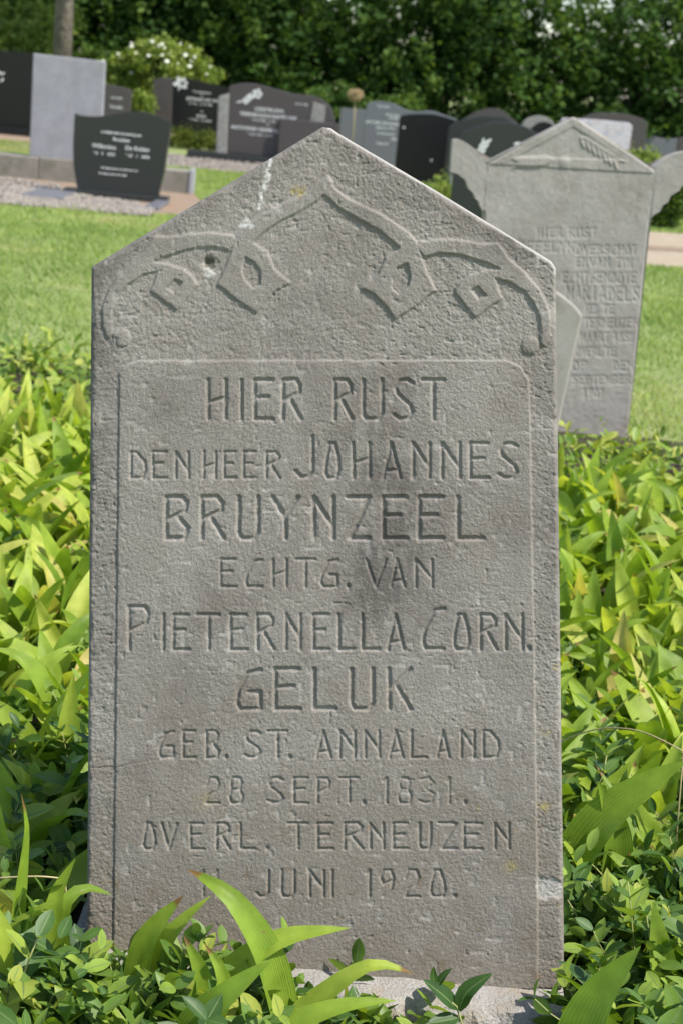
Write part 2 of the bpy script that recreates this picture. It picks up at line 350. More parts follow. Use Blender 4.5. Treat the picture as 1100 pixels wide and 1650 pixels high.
def slab_mesh(name, BL, BR, top, nu, nv, hfun, depth, mat, bottom=None):
    """front relief grid between two straight sides and a top profile, closed by sides and back"""
    s = np.linspace(0, 1, nu + 1)[None, :]; t = np.linspace(0, 1, nv + 1)[:, None]
    tx = np.array([p[0] for p in top]); ty = np.array([p[1] for p in top])
    sT = (tx - tx[0]) / (tx[-1] - tx[0])
    topx = tx[0] + (tx[-1] - tx[0]) * s; topy = np.interp(s, sT, ty)
    if bottom is None: botx = BL[0] + (BR[0] - BL[0]) * s; boty = BL[1] + (BR[1] - BL[1]) * s
    else: botx = topx; boty = np.interp(topx, [p[0] for p in bottom], [p[1] for p in bottom])
    U = botx + (topx - botx) * t; V = boty + (topy - boty) * t
    h, attrs = hfun(U, V)
    n = (nu + 1) * (nv + 1)
    front = np.stack([U.ravel(), -h.ravel(), V.ravel()], 1)
    idx = np.arange(n).reshape(nv + 1, nu + 1)
    q = np.stack([idx[:-1, :-1], idx[:-1, 1:], idx[1:, 1:], idx[1:, :-1]], -1).reshape(-1, 4)
    loop = np.concatenate([idx[0, :], idx[1:, -1], idx[-1, -2::-1], idx[-2:0:-1, 0]])
    ring = []; nl = len(loop); steps = [0.012, 0.03, depth]
    V2 = [front]; F2 = [q]; prev = loop; base = n
    for k, dp in enumerate(steps):
        c = front[loop].copy(); c[:, 1] = dp + (0.0008 * RNG.standard_normal(nl) if k < 2 else 0)
        V2.append(c); cur = base + np.arange(nl); base += nl
        F2.append(np.stack([prev, cur, np.roll(cur, -1), np.roll(prev, -1)], 1)); prev = cur
    Vx = np.concatenate(V2); c = Vx[prev].mean(0); Vx = np.concatenate([Vx, [c]]); ci = len(Vx) - 1
    nx = np.roll(prev, -1)
    half = nl // 2 * 2
    F2.append(np.stack([prev[0:half:2], np.full(half // 2, ci), prev[(np.arange(2, half + 2, 2)) % nl], prev[1:half:2]], 1))
    at_ = {k: np.concatenate([v.ravel(), np.zeros(len(Vx) - n)]) for k, v in attrs.items()}
    return npmesh(name, Vx, np.concatenate(F2), mat, True, None, at_)

# ------------------------------------------------------------------ the setting: ground
def sheet(name, pts, z, mat, sub=0):
    me = pymesh(name, [(p[0], p[1], z) for p in pts], [list(range(len(pts)))], mat)
    o = link(name, me); tag(o, kind='structure'); return o
def gp(*pp): return [ground(*p) for p in pp]
sheet('ground', [(-400, -200), (400, -200), (400, 800), (-400, 800)], 0.0, M['turf'])
sheet('planting_bed', [(-2.6, -1.2), (2.4, -1.2), (2.4, 3.9), (-2.6, 4.6)], 0.006, M['dark_soil'])

# ------------------------------------------------------------------ the carved gravestone
PL = Plane((0, 0, ZB), rad(8), rad(5.0))
def main_stone():
    P = PL.uv
    BL, BR = P(139, 1592), P(909, 1592)
    top = [P(147, 430), P(508, 211), P(519, 204), P(533, 206), P(546, 215), P(700, 306), P(888, 421), P(895, 432)]
    mx = P(523, 800)[0]
    z5 = lambda L: [P(510 + x / 2.75, 190 + y / 2.75) for x, y in L]
    def mir(L): return [(2 * mx - u, v + 0.006) for u, v in L]
    arm = z5([(18, 305), (40, 275), (62, 290), (130, 350), (240, 402), (330, 452), (400, 502), (442, 545), (470, 620), (400, 650), (345, 620), (360, 575), (325, 540), (280, 505), (200, 460), (100, 405), (35, 345), (18, 352)])
    leaf = z5([(300, 615), (365, 575), (440, 560), (470, 630), (492, 690), (527, 765), (440, 835), (345, 897), (300, 832), (255, 787), (193, 755), (270, 690)])
    over = z5([(430, 570), (455, 545), (540, 533), (640, 540), (740, 555), (805, 553), (850, 620), (920, 680), (980, 750), (1020, 820), (1037, 885), (1034, 965), (1005, 1020), (985, 1000), (985, 890), (960, 830), (920, 775), (850, 727), (790, 715), (822, 800), (700, 888), (603, 770), (630, 730), (672, 695), (740, 674), (802, 668), (760, 650), (700, 628), (620, 608), (540, 603), (472, 620)])
    eye = z5([(402, 640), (416, 700), (405, 742), (362, 782), (332, 762), (330, 705), (360, 662)])
    sq = z5([(678, 762), (714, 742), (752, 788), (714, 808)])
    ball = z5([(945, 1008)])[0]
    panel = [P(x, y) for x, y in ((192, 640), (192, 600), (205, 586), (225, 580), (815, 580), (838, 590), (851, 612), (853, 640), (862, 1150), (866, 1480), (866, 1640), (180, 1640), (184, 1400), (188, 1000))]
    lines = [ (612, 675, 4.4, [('H', 336, 364), ('I', 384, 394), ('E', 411, 440), ('R', 456, 485), ('R', 539, 567), ('U', 585, 615), ('S', 635, 664), ('T', 679, 714)]),
      (728, 770, 3.3, [('D', 212, 235), ('E', 247, 269), ('N', 284, 304), ('H', 329, 348), ('E', 362, 380), ('E', 393, 413), ('R', 429, 451)]),
      (703, 768, 4.2, [('J', 476, 503)]),
      (714, 770, 4.0, [('O', 524, 546), ('H', 569, 595), ('A', 617, 644), ('N', 665, 691), ('N', 711, 739), ('E', 757, 786), ('S', 803, 832)]),
      (801, 867, 5.0, [('B', 268, 303), ('R', 326, 361), ('U', 385, 416), ('Y', 440, 480), ('N', 506, 537), ('Z', 560, 594), ('E', 617, 654), ('E', 674, 713), ('L', 737, 778)]),
      (901, 945, 3.5, [('E', 356, 380), ('C', 396, 422), ('H', 440, 461), ('T', 477, 507), ('G', 517, 543), ('.', 556, 566), ('V', 589, 621), ('A', 629, 651), ('N', 669, 695)]),
      (977, 1046, 4.4, [('P', 209, 240)]), (979, 1045, 4.4, [('C', 680, 714)]),
      (990, 1046, 4.0, [('I', 259, 269), ('E', 280, 305), ('T', 319, 354), ('E', 372, 398), ('R', 415, 442), ('N', 461, 484), ('E', 505, 529), ('L', 546, 570), ('L', 584, 610), ('A', 624, 650), ('O', 730, 754), ('R', 773, 799), ('N', 813, 840), ('.', 846, 856)]),
      (1078, 1142, 4.8, [('G', 382, 420), ('E', 444, 483), ('L', 506, 540), ('U', 566, 600), ('K', 626, 661)]),
      (1177, 1220, 3.4, [('G', 257, 280), ('E', 296, 315), ('B', 333, 353), ('.', 360, 370), ('S', 396, 420), ('T', 432, 462), ('.', 462, 472), ('A', 510, 533), ('N', 548, 571), ('N', 588, 610), ('A', 627, 648), ('L', 662, 686), ('A', 703, 723), ('N', 742, 763), ('D', 778, 802)]),
      (1253, 1293, 3.2, [('2', 332, 354), ('8', 370, 392), ('S', 432, 456), ('E', 474, 496), ('P', 512, 531), ('T', 547, 576), ('.', 581, 591), ('1', 616, 628), ('8', 641, 661), ('3', 675, 700), ('1', 717, 729), ('.', 743, 753)]),
      (1326, 1367, 3.4, [('O', 232, 251), ('V', 261, 286), ('E', 308, 329), ('R', 350, 371), ('L', 388, 412), ('.', 426, 436), ('T', 465, 495), ('E', 512, 536), ('R', 555, 584), ('N', 596, 617), ('E', 633, 656), ('U', 675, 693), ('Z', 707, 734), ('E', 747, 776), ('N', 796, 819)]),
      (1402, 1444, 3.3, [('1', 322, 334), ('1', 344, 356), ('J', 413, 433), ('U', 454, 474), ('N', 499, 522), ('I', 530, 540), ('1', 589, 601), ('9', 611, 634), ('2', 651, 675), ('0', 693, 716), ('.', 727, 737)])]
    rr = random.Random(3)
    def hf(U, V):
        h = np.zeros(U.shape)
        # distance to the outline -> worn arris
        out = [BL, BR] + top[::-1]
        e = np.full(U.shape, 1e9)
        for i in range(1, len(out)): e = np.minimum(e, seg_dist(U, V, out[i], out[(i + 1) % len(out)]))
        wear = 0.0055 * (1 + 0.45 * vn(U, V, 0.03, 1) + 0.35 * vn(U, V, 0.008, 2))
        h -= 0.0045 * np.clip(1 - e / np.maximum(wear, 1e-4), 0, 1) ** 1.6
        # border, field and panel
        pd = poly_sd(U, V, panel) + 0.0006 * vn(U, V, 0.012, 4)
        inp = sstep(-0.0006, 0.0022, pd)
        h += 0.0024 * inp
        # raised ornament in the gable
        orn = np.zeros(U.shape)
        g = V > P(500, 590)[1]
        ug, vg = U[g], V[g]
        jx = 0.0007 * vn(ug, vg, 0.012, 8); o_ = np.zeros(ug.shape)
        for f in (lambda L: L, mir):
            for pts in (arm, leaf, over):
                o_ = np.maximum(o_, sstep(-0.0012, 0.0032, poly_sd(ug, vg, f(pts)) + jx))
            for pts in (eye, sq): o_ = np.minimum(o_, 1 - sstep(-0.0012, 0.0016, poly_sd(ug, vg, f(pts)) + jx))
            bc = f([ball])[0]; bd = np.hypot(ug - bc[0], vg - bc[1])
            o_ = np.maximum(o_, 1.1 * np.sqrt(np.clip(1 - (bd / 0.0125) ** 2, 0, 1)))
        orn[g] = o_
        worn = 0.82 + 0.18 * sstep(-0.02, 0.02, U - mx)              # the left branch is more weathered
        h += 0.0033 * orn * worn
        # letters
        cut = np.zeros(U.shape)
        for y0, y1, w, L in lines:
            wd = w / 1150.0 * 0.95; dep = wd * 0.92
            for ch, x0, x1 in L:
                sl_ = rr.uniform(-0.012, 0.012)
                for st in GL[ch]:
                    pts = []
                    for gx, gy in st:
                        q = P(x0 + (x1 - x0) * (gx + sl_ * gy) + rr.uniform(-.5, .5), y1 + (y0 - y1) * gy + rr.uniform(-.5, .5))
                        pts.append(q)
                    k = 1.35 if ch == '.' else 1.0
                    strokes_to(h, U, V, pts, wd * k, dep * k, mask=cut)
        fade = 1 - 0.55 * np.clip(1 - np.hypot((U - P(690, 1270)[0]) / 0.09, (V - P(690, 1270)[1]) / 0.03), 0, 1) - 0.6 * np.clip(1 - np.hypot((U - P(345, 1423)[0]) / 0.06, (V - P(345, 1423)[1]) / 0.03), 0, 1)
        h -= cut * fade * (0.93 + 0.12 * vn(U, V, 0.01, 6))
        # stone surface: sandy grain, pits in the border and gable, soft undulation
        rough = 1 - 0.45 * inp
        grain = vn(U * .8 - V * .6, U * .6 + V * .8, 0.0021, 10) * 0.00046 + vn(U * .5 + V * .87, V * .5 - U * .87, 0.0034, 11) * 0.00034 + vn(U * .9 + .43 * V, V * .9 - U * .43, 0.0085, 12) * 0.00010
        h += grain * (0.3 + 0.85 * rough) * (1 - 0.55 * orn) * (0.7 + 0.6 * (vn(U, V, 0.05, 19) * 0.5 + 0.5))
        tool = vn(U * 0.8 + V * 0.25, V * 1.25 - U * 0.2, 0.0085, 13); h -= 0.0016 * np.clip(tool - 0.42, 0, 1) * np.clip(rough - 0.55, 0, 1) / 0.45 * (1 - 0.6 * orn)
        pit = np.clip(vn(U, V, 0.006, 14) - 0.70, 0, 1) * np.clip(vn(U, V, 0.05, 15) + 0.4, 0, 1); h -= 0.0075 * pit * (0.4 + 0.6 * rough)
        h += 0.0009 * vn(U, V, 0.11, 16) + 0.0003 * vn(U, V, 0.035, 17)
        # chips along the arrises
        chip = np.clip(vn(U, V, 0.022, 18) - 0.45, 0, 1) * np.clip(1 - e / 0.014, 0, 1); h -= 0.006 * chip
        # damage: hole in the left branch, flaked patch low right, hairline at left
        def blob(px, py, rx, ry): 
            c = P(px, py); return np.clip(1 - np.hypot((U - c[0]) / rx, (V - c[1]) / ry), 0, 1)
        hole = blob(338, 424, 0.014, 0.011) * (1 + 0.7 * vn(U, V, 0.006, 20)); h -= 0.006 * np.clip(hole, 0, 1)
        flake = sstep(0.0, 0.25, blob(884, 1432, 0.022, 0.022) + 0.25 * vn(U, V, 0.01, 21) - 0.12); h -= 0.0022 * flake
        crk = np.zeros(U.shape); strokes_to(h, U, V, [P(142, 1238), P(190, 1236), P(225, 1228), P(262, 1222)], 0.0016, 0.0006, mask=crk); h -= crk
        crk2 = np.zeros(U.shape); strokes_to(h, U, V, [P(192, 640), P(188, 1000), P(184, 1400), P(181, 1590)], 0.0015, 0.0004, mask=crk2); h -= crk2
        # colour masks: stains, hole tint, and the sunlit gable edge painted in
        v0 = V / P(523, 430)[1]
        brown = np.clip(sstep(0.55, 0.05, v0) * 0.5 + 0.25 * vn(U, V, 0.04, 22), 0, 1) * 0.6
        spots = np.clip(vn(U, V, 0.012, 23) - 0.72, 0, 1) * 4 * sstep(0.55, 0.1, v0); brown = np.clip(brown + spots * 0.6, 0, 0.8)
        dark = np.zeros(U.shape)
        for (px, py, rx, ry, k) in ((625, 830, 0.085, 0.20, .85), (612, 950, 0.075, 0.11, .7), (560, 700, 0.12, 0.12, .3), (330, 1120, 0.16, 0.05, .3), (230, 1330, 0.08, 0.10, .25), (700, 1010, 0.1, 0.05, .3), (640, 620, 0.10, 0.03, .35), (150, 700, 0.05, 0.30, .45), (160, 470, 0.06, 0.10, .45), (850, 400, 0.08, 0.05, .7), (690, 320, 0.09, 0.04, .4), (265, 650, 0.02, 0.04, .5), (520, 460, 0.10, 0.08, .3)):
            dark += k * blob(px + 0, py, rx, ry) * np.clip(0.65 + 0.6 * vn(U, V, 0.024, 24) + 0.5 * vn(U * 2.5, V * .6, 0.02, 33) + 0.4 * vn(U, V, 0.006, 34), 0, 1.3)
        edge = sstep(0.05, 0.0, e) * 0.25 * (v0 > 0.45); dark = np.clip(dark + edge * (1 + vn(U, V, 0.02, 25)), 0, 0.85) * 0.85
        hole_tint = np.clip(hole * 1.5 - 0.3 + 0.4 * vn(U, V, 0.004, 26), 0, 1) * (hole > 0.05)  # dark olive tint inside the hole, broken up by noise
        lich = np.zeros(U.shape)
        for (px, py, r, k) in ((480, 307, .014, 1.0), (878, 1180, .012, .5), (875, 1300, .015, .6), (820, 1395, .014, .55), (765, 1300, .010, .5), (330, 1290, .022, .25), (895, 1075, .008, .7)):
            lich += k * blob(px, py, r, r * 0.8) * (0.8 + 1.0 * vn(U, V, 0.004, 27))
        st = np.full(U.shape, 1e9)
        sp = [P(437, 255), P(431, 285), P(423, 310), P(419, 336)]
        for a, b in zip(sp[:-1], sp[1:]): st = np.minimum(st, seg_dist(U, V, a, b))
        tt = (V - sp[-1][1]) / (sp[0][1] - sp[-1][1])
        white = sstep(0.0045, 0.0005, st + 0.0035 * vn(U, V, 0.004, 28) + 0.0035 * np.clip(tt - 0.55, 0, 1)) * 0.62
        white = np.maximum(white, np.clip(blob(397, 361, .016, .010) * 1.3 + 0.7 * vn(U, V, 0.004, 29) - 0.35, 0, 0.7) * (blob(397, 361, .02, .014) > 0))
        white = np.maximum(white, flake * 0.32); white = np.maximum(white, np.clip(blob(338, 440, .012, .01) + 0.5 * vn(U, V, .004, 30) - .1, 0, .5) * (blob(338, 440, .014, .012) > 0))
        fleck = np.clip(vn(U, V, 0.0045, 31) - 0.955, 0, 1) * 25 * (vn(U, V, 0.02, 32) > 0.55); white = np.maximum(white, np.clip(fleck, 0, 0.6))
        pale = sstep(0.004, 0.0, e) * (V > P(500, 440)[1]) * 0.45 * (U > mx); white = np.maximum(white, pale)  # right gable edge paled: worn arris plus its sunlit strip put into the colour
        return h, {'brown': brown, 'dark': dark, 'lichen': np.clip(lich, 0, .8), 'white': white, 'hole_tint': np.clip(hole_tint, 0, .6)}
    root = empty('gravestone', (0, 0.02, 0))
    tag(root, 'tall weathered grey stone gravestone with pointed top, carved branches and JOHANNES BRUYNZEEL inscription', 'gravestone')
    me = slab_mesh('slab', BL, BR, top, 520, 930, hf, 0.10, M['bluestone'])
    o = link('slab', me, root); o.matrix_world = PL.matrix(); o.matrix_parent_inverse = Matrix.Identity(4)
    mw = PL.matrix(); mw.translation = mw.translation - Vector((0, 0.02, 0)); o.matrix_basis = mw
    # concrete base, broken front edge
    nx, ny = 90, 22
    xs = np.linspace(-0.36, 0.335, nx + 1); prof = [(0.20, -0.02), (0.20, ZB)] + [(y, ZB) for y in np.linspace(0.17, -0.050, 12)] + [(-0.062, ZB - 0.004), (-0.070, ZB - 0.014), (-0.074, ZB - 0.03), (-0.076, -0.02)]
    V = []; k = len(prof)
    for x in xs:
        for y, z in prof:
            c = float(vn(x, y, 0.02, 40)) * 0.002 + float(vn(x, y, 0.05, 41)) * 0.002
            fr = max(0.0, (-0.03 - y) / 0.045)
            V.append((x, y + fr * (0.010 * float(vn(x, z, 0.04, 42)) + 0.004 * float(vn(x, z, 0.012, 43))), z + c - 0.0 + (fr * 0.004 * float(vn(x, y, 0.015, 44)))))
    Fc = [[i * k + j, (i + 1) * k + j, (i + 1) * k + j + 1, i * k + j + 1] for i in range(nx) for j in range(k - 1)]
    Fc += [list(range(k)), [nx * k + j for j in range(k - 1, -1, -1)]]
    o = link('base', pymesh('base', V, Fc, M['base_concrete']), root); o.location = (0, -0.02, 0)
    tag(o, 'pale rough concrete footing')
main_stone()

# ------------------------------------------------------------------ the second old stone
G2 = ground(900, 697)
P2 = Plane((G2.x, G2.y, 0), rad(2), rad(2.2))
def second_stone():
    P = P2.uv
    q = lambda x, y: P(720 + x * .3455, 180 + y * .3455)
    v_sh = q(575, 262)[1]
    l0, r0 = q(172, 470), q(944, 500)
    l1, r1 = q(180, 245), q(962, 268)
    BL = (l0[0] + 0.004, -0.02); BR = (r0[0] - 0.002, -0.02)
    ap = q(588, 25)
    top = [l1, (ap[0] - 0.012, ap[1] - 0.006), ap, (ap[0] + 0.012, ap[1] - 0.004), r1]
    z = lambda x, y: P(840 + x * .2, 350 + y * .2)
    rows = [('HIER', 125, 315, 92, 160), ('RUST', 380, 600, 92, 165), ('STOFFELYK', -150, 415, 205, 280), ('OVERSCHOT', 440, 925, 230, 300),
            ('EN', 440, 520, 330, 400), ('VAN', 545, 700, 330, 400), ('ZYN', 760, 880, 335, 405), ('ECHTGENOOTE', 330, 920, 450, 530), ('MARIA', 360, 670, 555, 665), ('DELS', 700, 940, 565, 675),
            ('GEB', 510, 610, 710, 780), ('TE', 650, 740, 710, 780), ('TERNEUZEN', 500, 930, 820, 890), ('MAART', 470, 700, 935, 1005), ('1858', 740, 900, 940, 1005), ('OVERL', 440, 640, 1055, 1120), ('TE', 670, 750, 1055, 1120),
            ('OP', 410, 520, 1165, 1235), ('DEN', 740, 890, 1165, 1235), ('SEPTEMBER', 410, 870, 1280, 1345), ('1901', 490, 660, 1385, 1450)]
    def hf(U, V):
        h = np.zeros(U.shape); cut = np.zeros(U.shape); tr = np.zeros(U.shape)
        for s, x0, x1, y0, y1 in rows:
            w = (x1 - x0) / (len(s) - 0.3)
            for i, ch in enumerate(s):
                a = x0 + i * w
                for st in GL[ch]:
                    strokes_to(h, U, V, [z(a + 0.66 * w * gx, y1 + (y0 - y1) * gy) for gx, gy in st], 0.0058, 0.0018, mask=cut)
        h -= cut
        mold = np.zeros(U.shape)
        # raised gable frame
        a, b, c = q(250, 262), ap, q(900, 285)
        sd_ = poly_sd(U, V, [l1, ap, r1]); inner = sstep(0.026, 0.034, sd_)
        h += 0.003 * sstep(-0.002, 0.003, V - (v_sh - 0.004)) * (1 - inner) * sstep(l1[0] - .002, l1[0] + .006, U) * sstep(r1[0] + .002, r1[0] - .006, U)
        # laurel sprays and rosette
        lv = np.zeros(U.shape)
        for side in (-1, 1):
            for i in range(7):
                t = i / 6.0
                bx, by = (490 - 140 * t, 225 + 12 * t) if side < 0 else (620 + 150 * t, 120 + 95 * t)
                for ud in (-1, 1):
                    if side < 0: dx, dy = -58 + 10 * t, ud * 24 + 4
                    else: dx, dy = (20, 52) if ud < 0 else (62, 18)
                    A, B = q(bx, by), q(bx + dx, by + dy)
                    tt_ = np.clip(((U - A[0]) * (B[0] - A[0]) + (V - A[1]) * (B[1] - A[1])) / ((B[0] - A[0]) ** 2 + (B[1] - A[1]) ** 2), 0, 1)
                    d = seg_dist(U, V, A, B); lv = np.maximum(lv, np.clip(1 - d / (0.002 + 0.0085 * np.sin(np.pi * tt_ ** 0.8)), 0, 1))
        cc = q(545, 235); lv = np.maximum(lv, np.clip(1.4 - np.hypot(U - cc[0], V - cc[1]) / 0.018, 0, 1))
        h += 0.0035 * lv ** 0.7
        h += 0.0005 * vn(U, V, 0.012, 50) + 0.0010 * vn(U, V, 0.06, 51)
        e = np.full(U.shape, 1e9)
        for p0, p1 in ((BL, l0), (l1, top[1]), (top[1], ap), (ap, top[3]), (top[3], r1), (r0, BR)): e = np.minimum(e, seg_dist(U, V, p0, p1))
        h -= 0.005 * np.clip(1 - e / 0.007, 0, 1) ** 1.5
        return h, {}
    root = empty('pedimented_gravestone', (G2.x, G2.y, 0))
    tag(root, 'old grey gravestone with pediment, side ears, laurel carving and faint worn Dutch lettering', 'gravestone')
    Lt = smooth_curve([q(*p) for p in ((22, 130), (40, 125), (60, 130), (110, 160), (150, 205), (180, 235))]); Rt = smooth_curve([q(*p) for p in ((962, 262), (1010, 225), (1060, 197), (1110, 185), (1140, 184), (1160, 190))])
    Lb = [q(*p) for p in ((22, 283), (52, 292), (86, 322), (98, 360), (122, 380), (130, 405), (148, 420), (152, 440), (170, 470))]; Rb = [q(*p) for p in ((946, 500), (962, 482), (992, 465), (1002, 440), (1030, 420), (1042, 392), (1080, 370), (1096, 342), (1130, 325), (1160, 318))]
    prof = Lt + top[1:-1] + Rt
    bot = Lb + [(Lb[-1][0] + .001, -.02), (Rb[0][0] - .001, -.02)] + Rb
    o = link('slab', slab_mesh('slab', None, None, prof, 330, 400, hf, 0.11, M['old_stone'], bot), root)
    mw = P2.matrix(); mw.translation = (0, 0, 0); o.matrix_basis = mw
second_stone()

# broken slab leaning in front of it
g = ground(880, 760); PB = Plane((g.x, g.y, 0), rad(2), rad(2.0))
pp = [PB.uv(x, y) for x, y in ((905, 660), (938, 508), (926, 493), (912, 481), (896, 470), (860, 456), (800, 452), (795, 660))]
pp = [(pp[0][0] + (pp[0][0] - pp[1][0]) / (pp[0][1] - pp[1][1]) * (-0.03 - pp[0][1]), -0.03)] + pp[1:-1] + [(pp[-1][0], -0.03)]
o = link('leaning_gravestone', extrude_outline('leaning_gravestone', pp, 0, 0.07, M['old_stone'], 0.008))
o.matrix_world = PB.matrix(); tag(o, 'low plain grey gravestone with sloping shoulder, leaning before the pedimented stone', 'gravestone')

# ------------------------------------------------------------------ gravestones of the rows behind
_font_cache = {}
def text_me(name, lines, mat):
    """lines: (text, x centre or left, z baseline, size, align)"""
    bm = bmesh.new()
    for t, x, z, size, al in lines:
        cu = bpy.data.curves.new('t', 'FONT'); cu.body = t; cu.size = size; cu.align_x = al; cu.resolution_u = 2; cu.extrude = 0.0006; cu.offset = 0.0008
        ob = bpy.data.objects.new('t', cu); me = bpy.data.meshes.new_from_object(ob)
        me.transform(Matrix.Translation((x, 0, z)) @ Matrix.Rotation(math.pi / 2, 4, 'X'))
        bm.from_mesh(me); bpy.data.objects.remove(ob); bpy.data.curves.remove(cu); bpy.data.meshes.remove(me)
    me = bpy.data.meshes.new(name); bm.to_mesh(me); bm.free(); me.materials.append(mat); return me
def petals(name, pts, mat, y=-0.003):
    """flat engraved leaf shapes: (x,z,angle,length,width)"""
    V, Fc = [], []
    for x, z, a, L, w in pts:
        b = len(V); ca, sa = math.cos(a), math.sin(a)
        prof = [(0, 0), (.25, .35), (.55, .5), (.82, .3), (1, 0), (.82, -.3), (.55, -.5), (.25, -.35)]
        for t, s in prof:
            dx, dz = t * L, s * w; V.append((x + dx * ca - dz * sa, y, z + dx * sa + dz * ca))
        for t, s in prof:
            dx, dz = t * L, s * w; V.append((x + dx * ca - dz * sa, 0.001, z + dx * sa + dz * ca))
        Fc.append([b + i for i in range(8)]); Fc += [[b + i, b + (i + 1) % 8, b + 8 + (i + 1) % 8, b + 8 + i] for i in range(8)]
    return pymesh(name, V, Fc, mat)

class Stone:
    def __init__(s, name, label, gpx, prof, mat, thick=0.10, yaw=0.0, lean=0.0, depthY=None, cat='gravestone', bevel=0.008, z0=-0.02, zbase=0.0, curve=True):
        g = ground(*gpx) if depthY is None else at(gpx[0], gpx[1], depthY)
        s.g = Vector((g.x, g.y, zbase)); s.P = Plane(s.g, lean, 0.0, yaw)
        s.root = empty(name, s.g); tag(s.root, label, cat)
        pts = [s.P.uv(*p) for p in prof]
        s.mw = s.P.matrix(); s.mw.translation = (0, 0, 0)
        xl, xr_ = pts[0][0], pts[-1][0]
        if curve and len(pts) > 2: pts = smooth_curve(pts)
        poly = [(xl, z0), (xr_, z0)] + pts[::-1]
        s.thick = thick
        s.add('slab', extrude_outline('slab', poly, 0, thick, mat, bevel))
    def add(s, name, me, dy=0.0):
        o = link(name, me, s.root); m_ = s.mw.copy(); m_.translation = s.mw.to_3x3() @ Vector((0, dy, 0)); o.matrix_basis = m_
        if name.startswith('engrav'): o['kind'] = 'stuff'
        return o
    def uv(s, x, y): return s.P.uv(x, y)
    def block(s, name, x0, x1, y0, y1, z0, z1, mat, bevel=0.006):
        return s.add(name, box_me(name, x0, x1, y0, y1, z0, z1, mat, bevel))
# dark wavy stone with white lettering, near left
S = Stone('gravestone', 'dark grey polished gravestone with wavy top, flared sides and white lettering before a concrete kerb', (190, 321),
          [(125, 304), (119, 268), (118, 235), (120.6, 183), (128, 186), (151, 188), (175, 186), (195, 182), (216, 179.5), (233, 180.5), (252, 187), (275, 197), (271, 235), (265, 276), (255, 319)], M['dark_granite'], 0.10, yaw=rad(0), z0=0.06, curve=False)
x0 = S.uv(103, 320)[0]; x1 = S.uv(271, 325)[0]
S.block('plinth', x0, x1, -0.05, 0.15, -0.02, 0.058, M['dark_granite'])
def rows_text(S, rows, mat=M['letter_white'], name='inscription'):
    L = []
    for t, px, py, hpx, al in rows:
        u, v = S.uv(px, py); u2, v2 = S.uv(px, py - hpx); L.append((t, u, v, (v2 - v) * 1.38, al))
    return tag(S.add(name, text_me(name, L, mat), -0.002), kind='stuff')
c = 197
rows_text(S, [('In liefdevolle herinnering aan', 196, 217, 4.2, 'CENTER'), ('Rosalien', 196, 228, 6, 'CENTER'), ('Willemina', 168, 239, 7, 'CENTER'), ('De Ridder', 222, 243, 7, 'CENTER'),
              ('* 8   9   1929', 168, 250, 5, 'CENTER'), ('* 23   1   2006', 222, 254, 5, 'CENTER'), ('De slapen leert ons niets dan rust', 193, 274, 3.2, 'CENTER'), ('De slapen leert ons vrede', 182, 282, 3.2, 'CENTER')])
# flat paving strip around its grave
S.block('kerb', x0 - 0.22, x0 + 0.12, -0.75, 0.0, -0.02, 0.035, M['mid_granite'])
S.block('kerb', x1 - 0.10, x1 + 0.02, -0.75, -0.055, -0.02, 0.035, M['mid_granite'])
gw = S.g

# concrete kerb wall with the tall grey slab on it
ka, kb = ground(-60, 279), ground(303, 313)
kl = (kb - ka); kang = math.atan2(kl.y, kl.x)
root = empty('kerb_wall', (ka.x, ka.y, 0), kang); tag(root, 'long low stained concrete kerb behind the dark wavy gravestone', 'kerb')
L_ = kl.length; nseg = 3
for i in range(nseg):
    link('kerb_block', box_me('kerb_block', L_ * i / nseg + 0.003, L_ * (i + 1) / nseg - 0.003, 0, 0.28, -0.02, 0.215 + 0.004 * (i % 2), M['concrete'], 0.008), root)
link('end_block', box_me('end_block', L_, L_ + 0.04, -0.01, 0.3, -0.02, 0.23, M['grey_granite']), root)
gs = ka + kl * ((100 + 60) / 363.0); gs = Vector((gs.x, gs.y, 0)) + Vector((-math.sin(kang), math.cos(kang), 0)) * 0.06
S = Stone('gravestone', 'tall plain pale grey granite slab standing on the concrete kerb', (110, 250), [(54, 86), (170, 99)], M['grey_granite'], 0.09, yaw=rad(3), depthY=gs.y, zbase=0.0, z0=0.215, curve=False)
xl, xr_ = S.uv(54, 170)[0], S.uv(170, 170)[0]

S = Stone('gravestone', 'black gravestone on a dark plinth beside the tall pale grey slab', (30, 219), [(-70, 76), (54, 86)], M['black_granite'], 0.12, z0=0.12, curve=False)
S.block('plinth', S.uv(-80, 150)[0], S.uv(56, 150)[0], -0.06, 0.18, -0.02, 0.118, M['black_granite'])
u, v = S.uv(1, 120)
S.add('engraving', petals('engraving', [(u, v, 0.4, .07, .03), (u, v, 2.0, .06, .03), (u + .01, v - .1, 1, .07, .03)], M['letter_white']))

S = Stone('gravestone', 'small brown gravestone with white lettering half hidden behind the pale grey slab', (195, 226), [(140, 128), (160, 131), (178, 137), (200, 141), (212, 147)], M['brown_granite'], 0.10, curve=False)
rows_text(S, [('rust zacht', 188, 159, 3.5, 'CENTER'), ('Familie', 188, 175, 5.5, 'CENTER')])

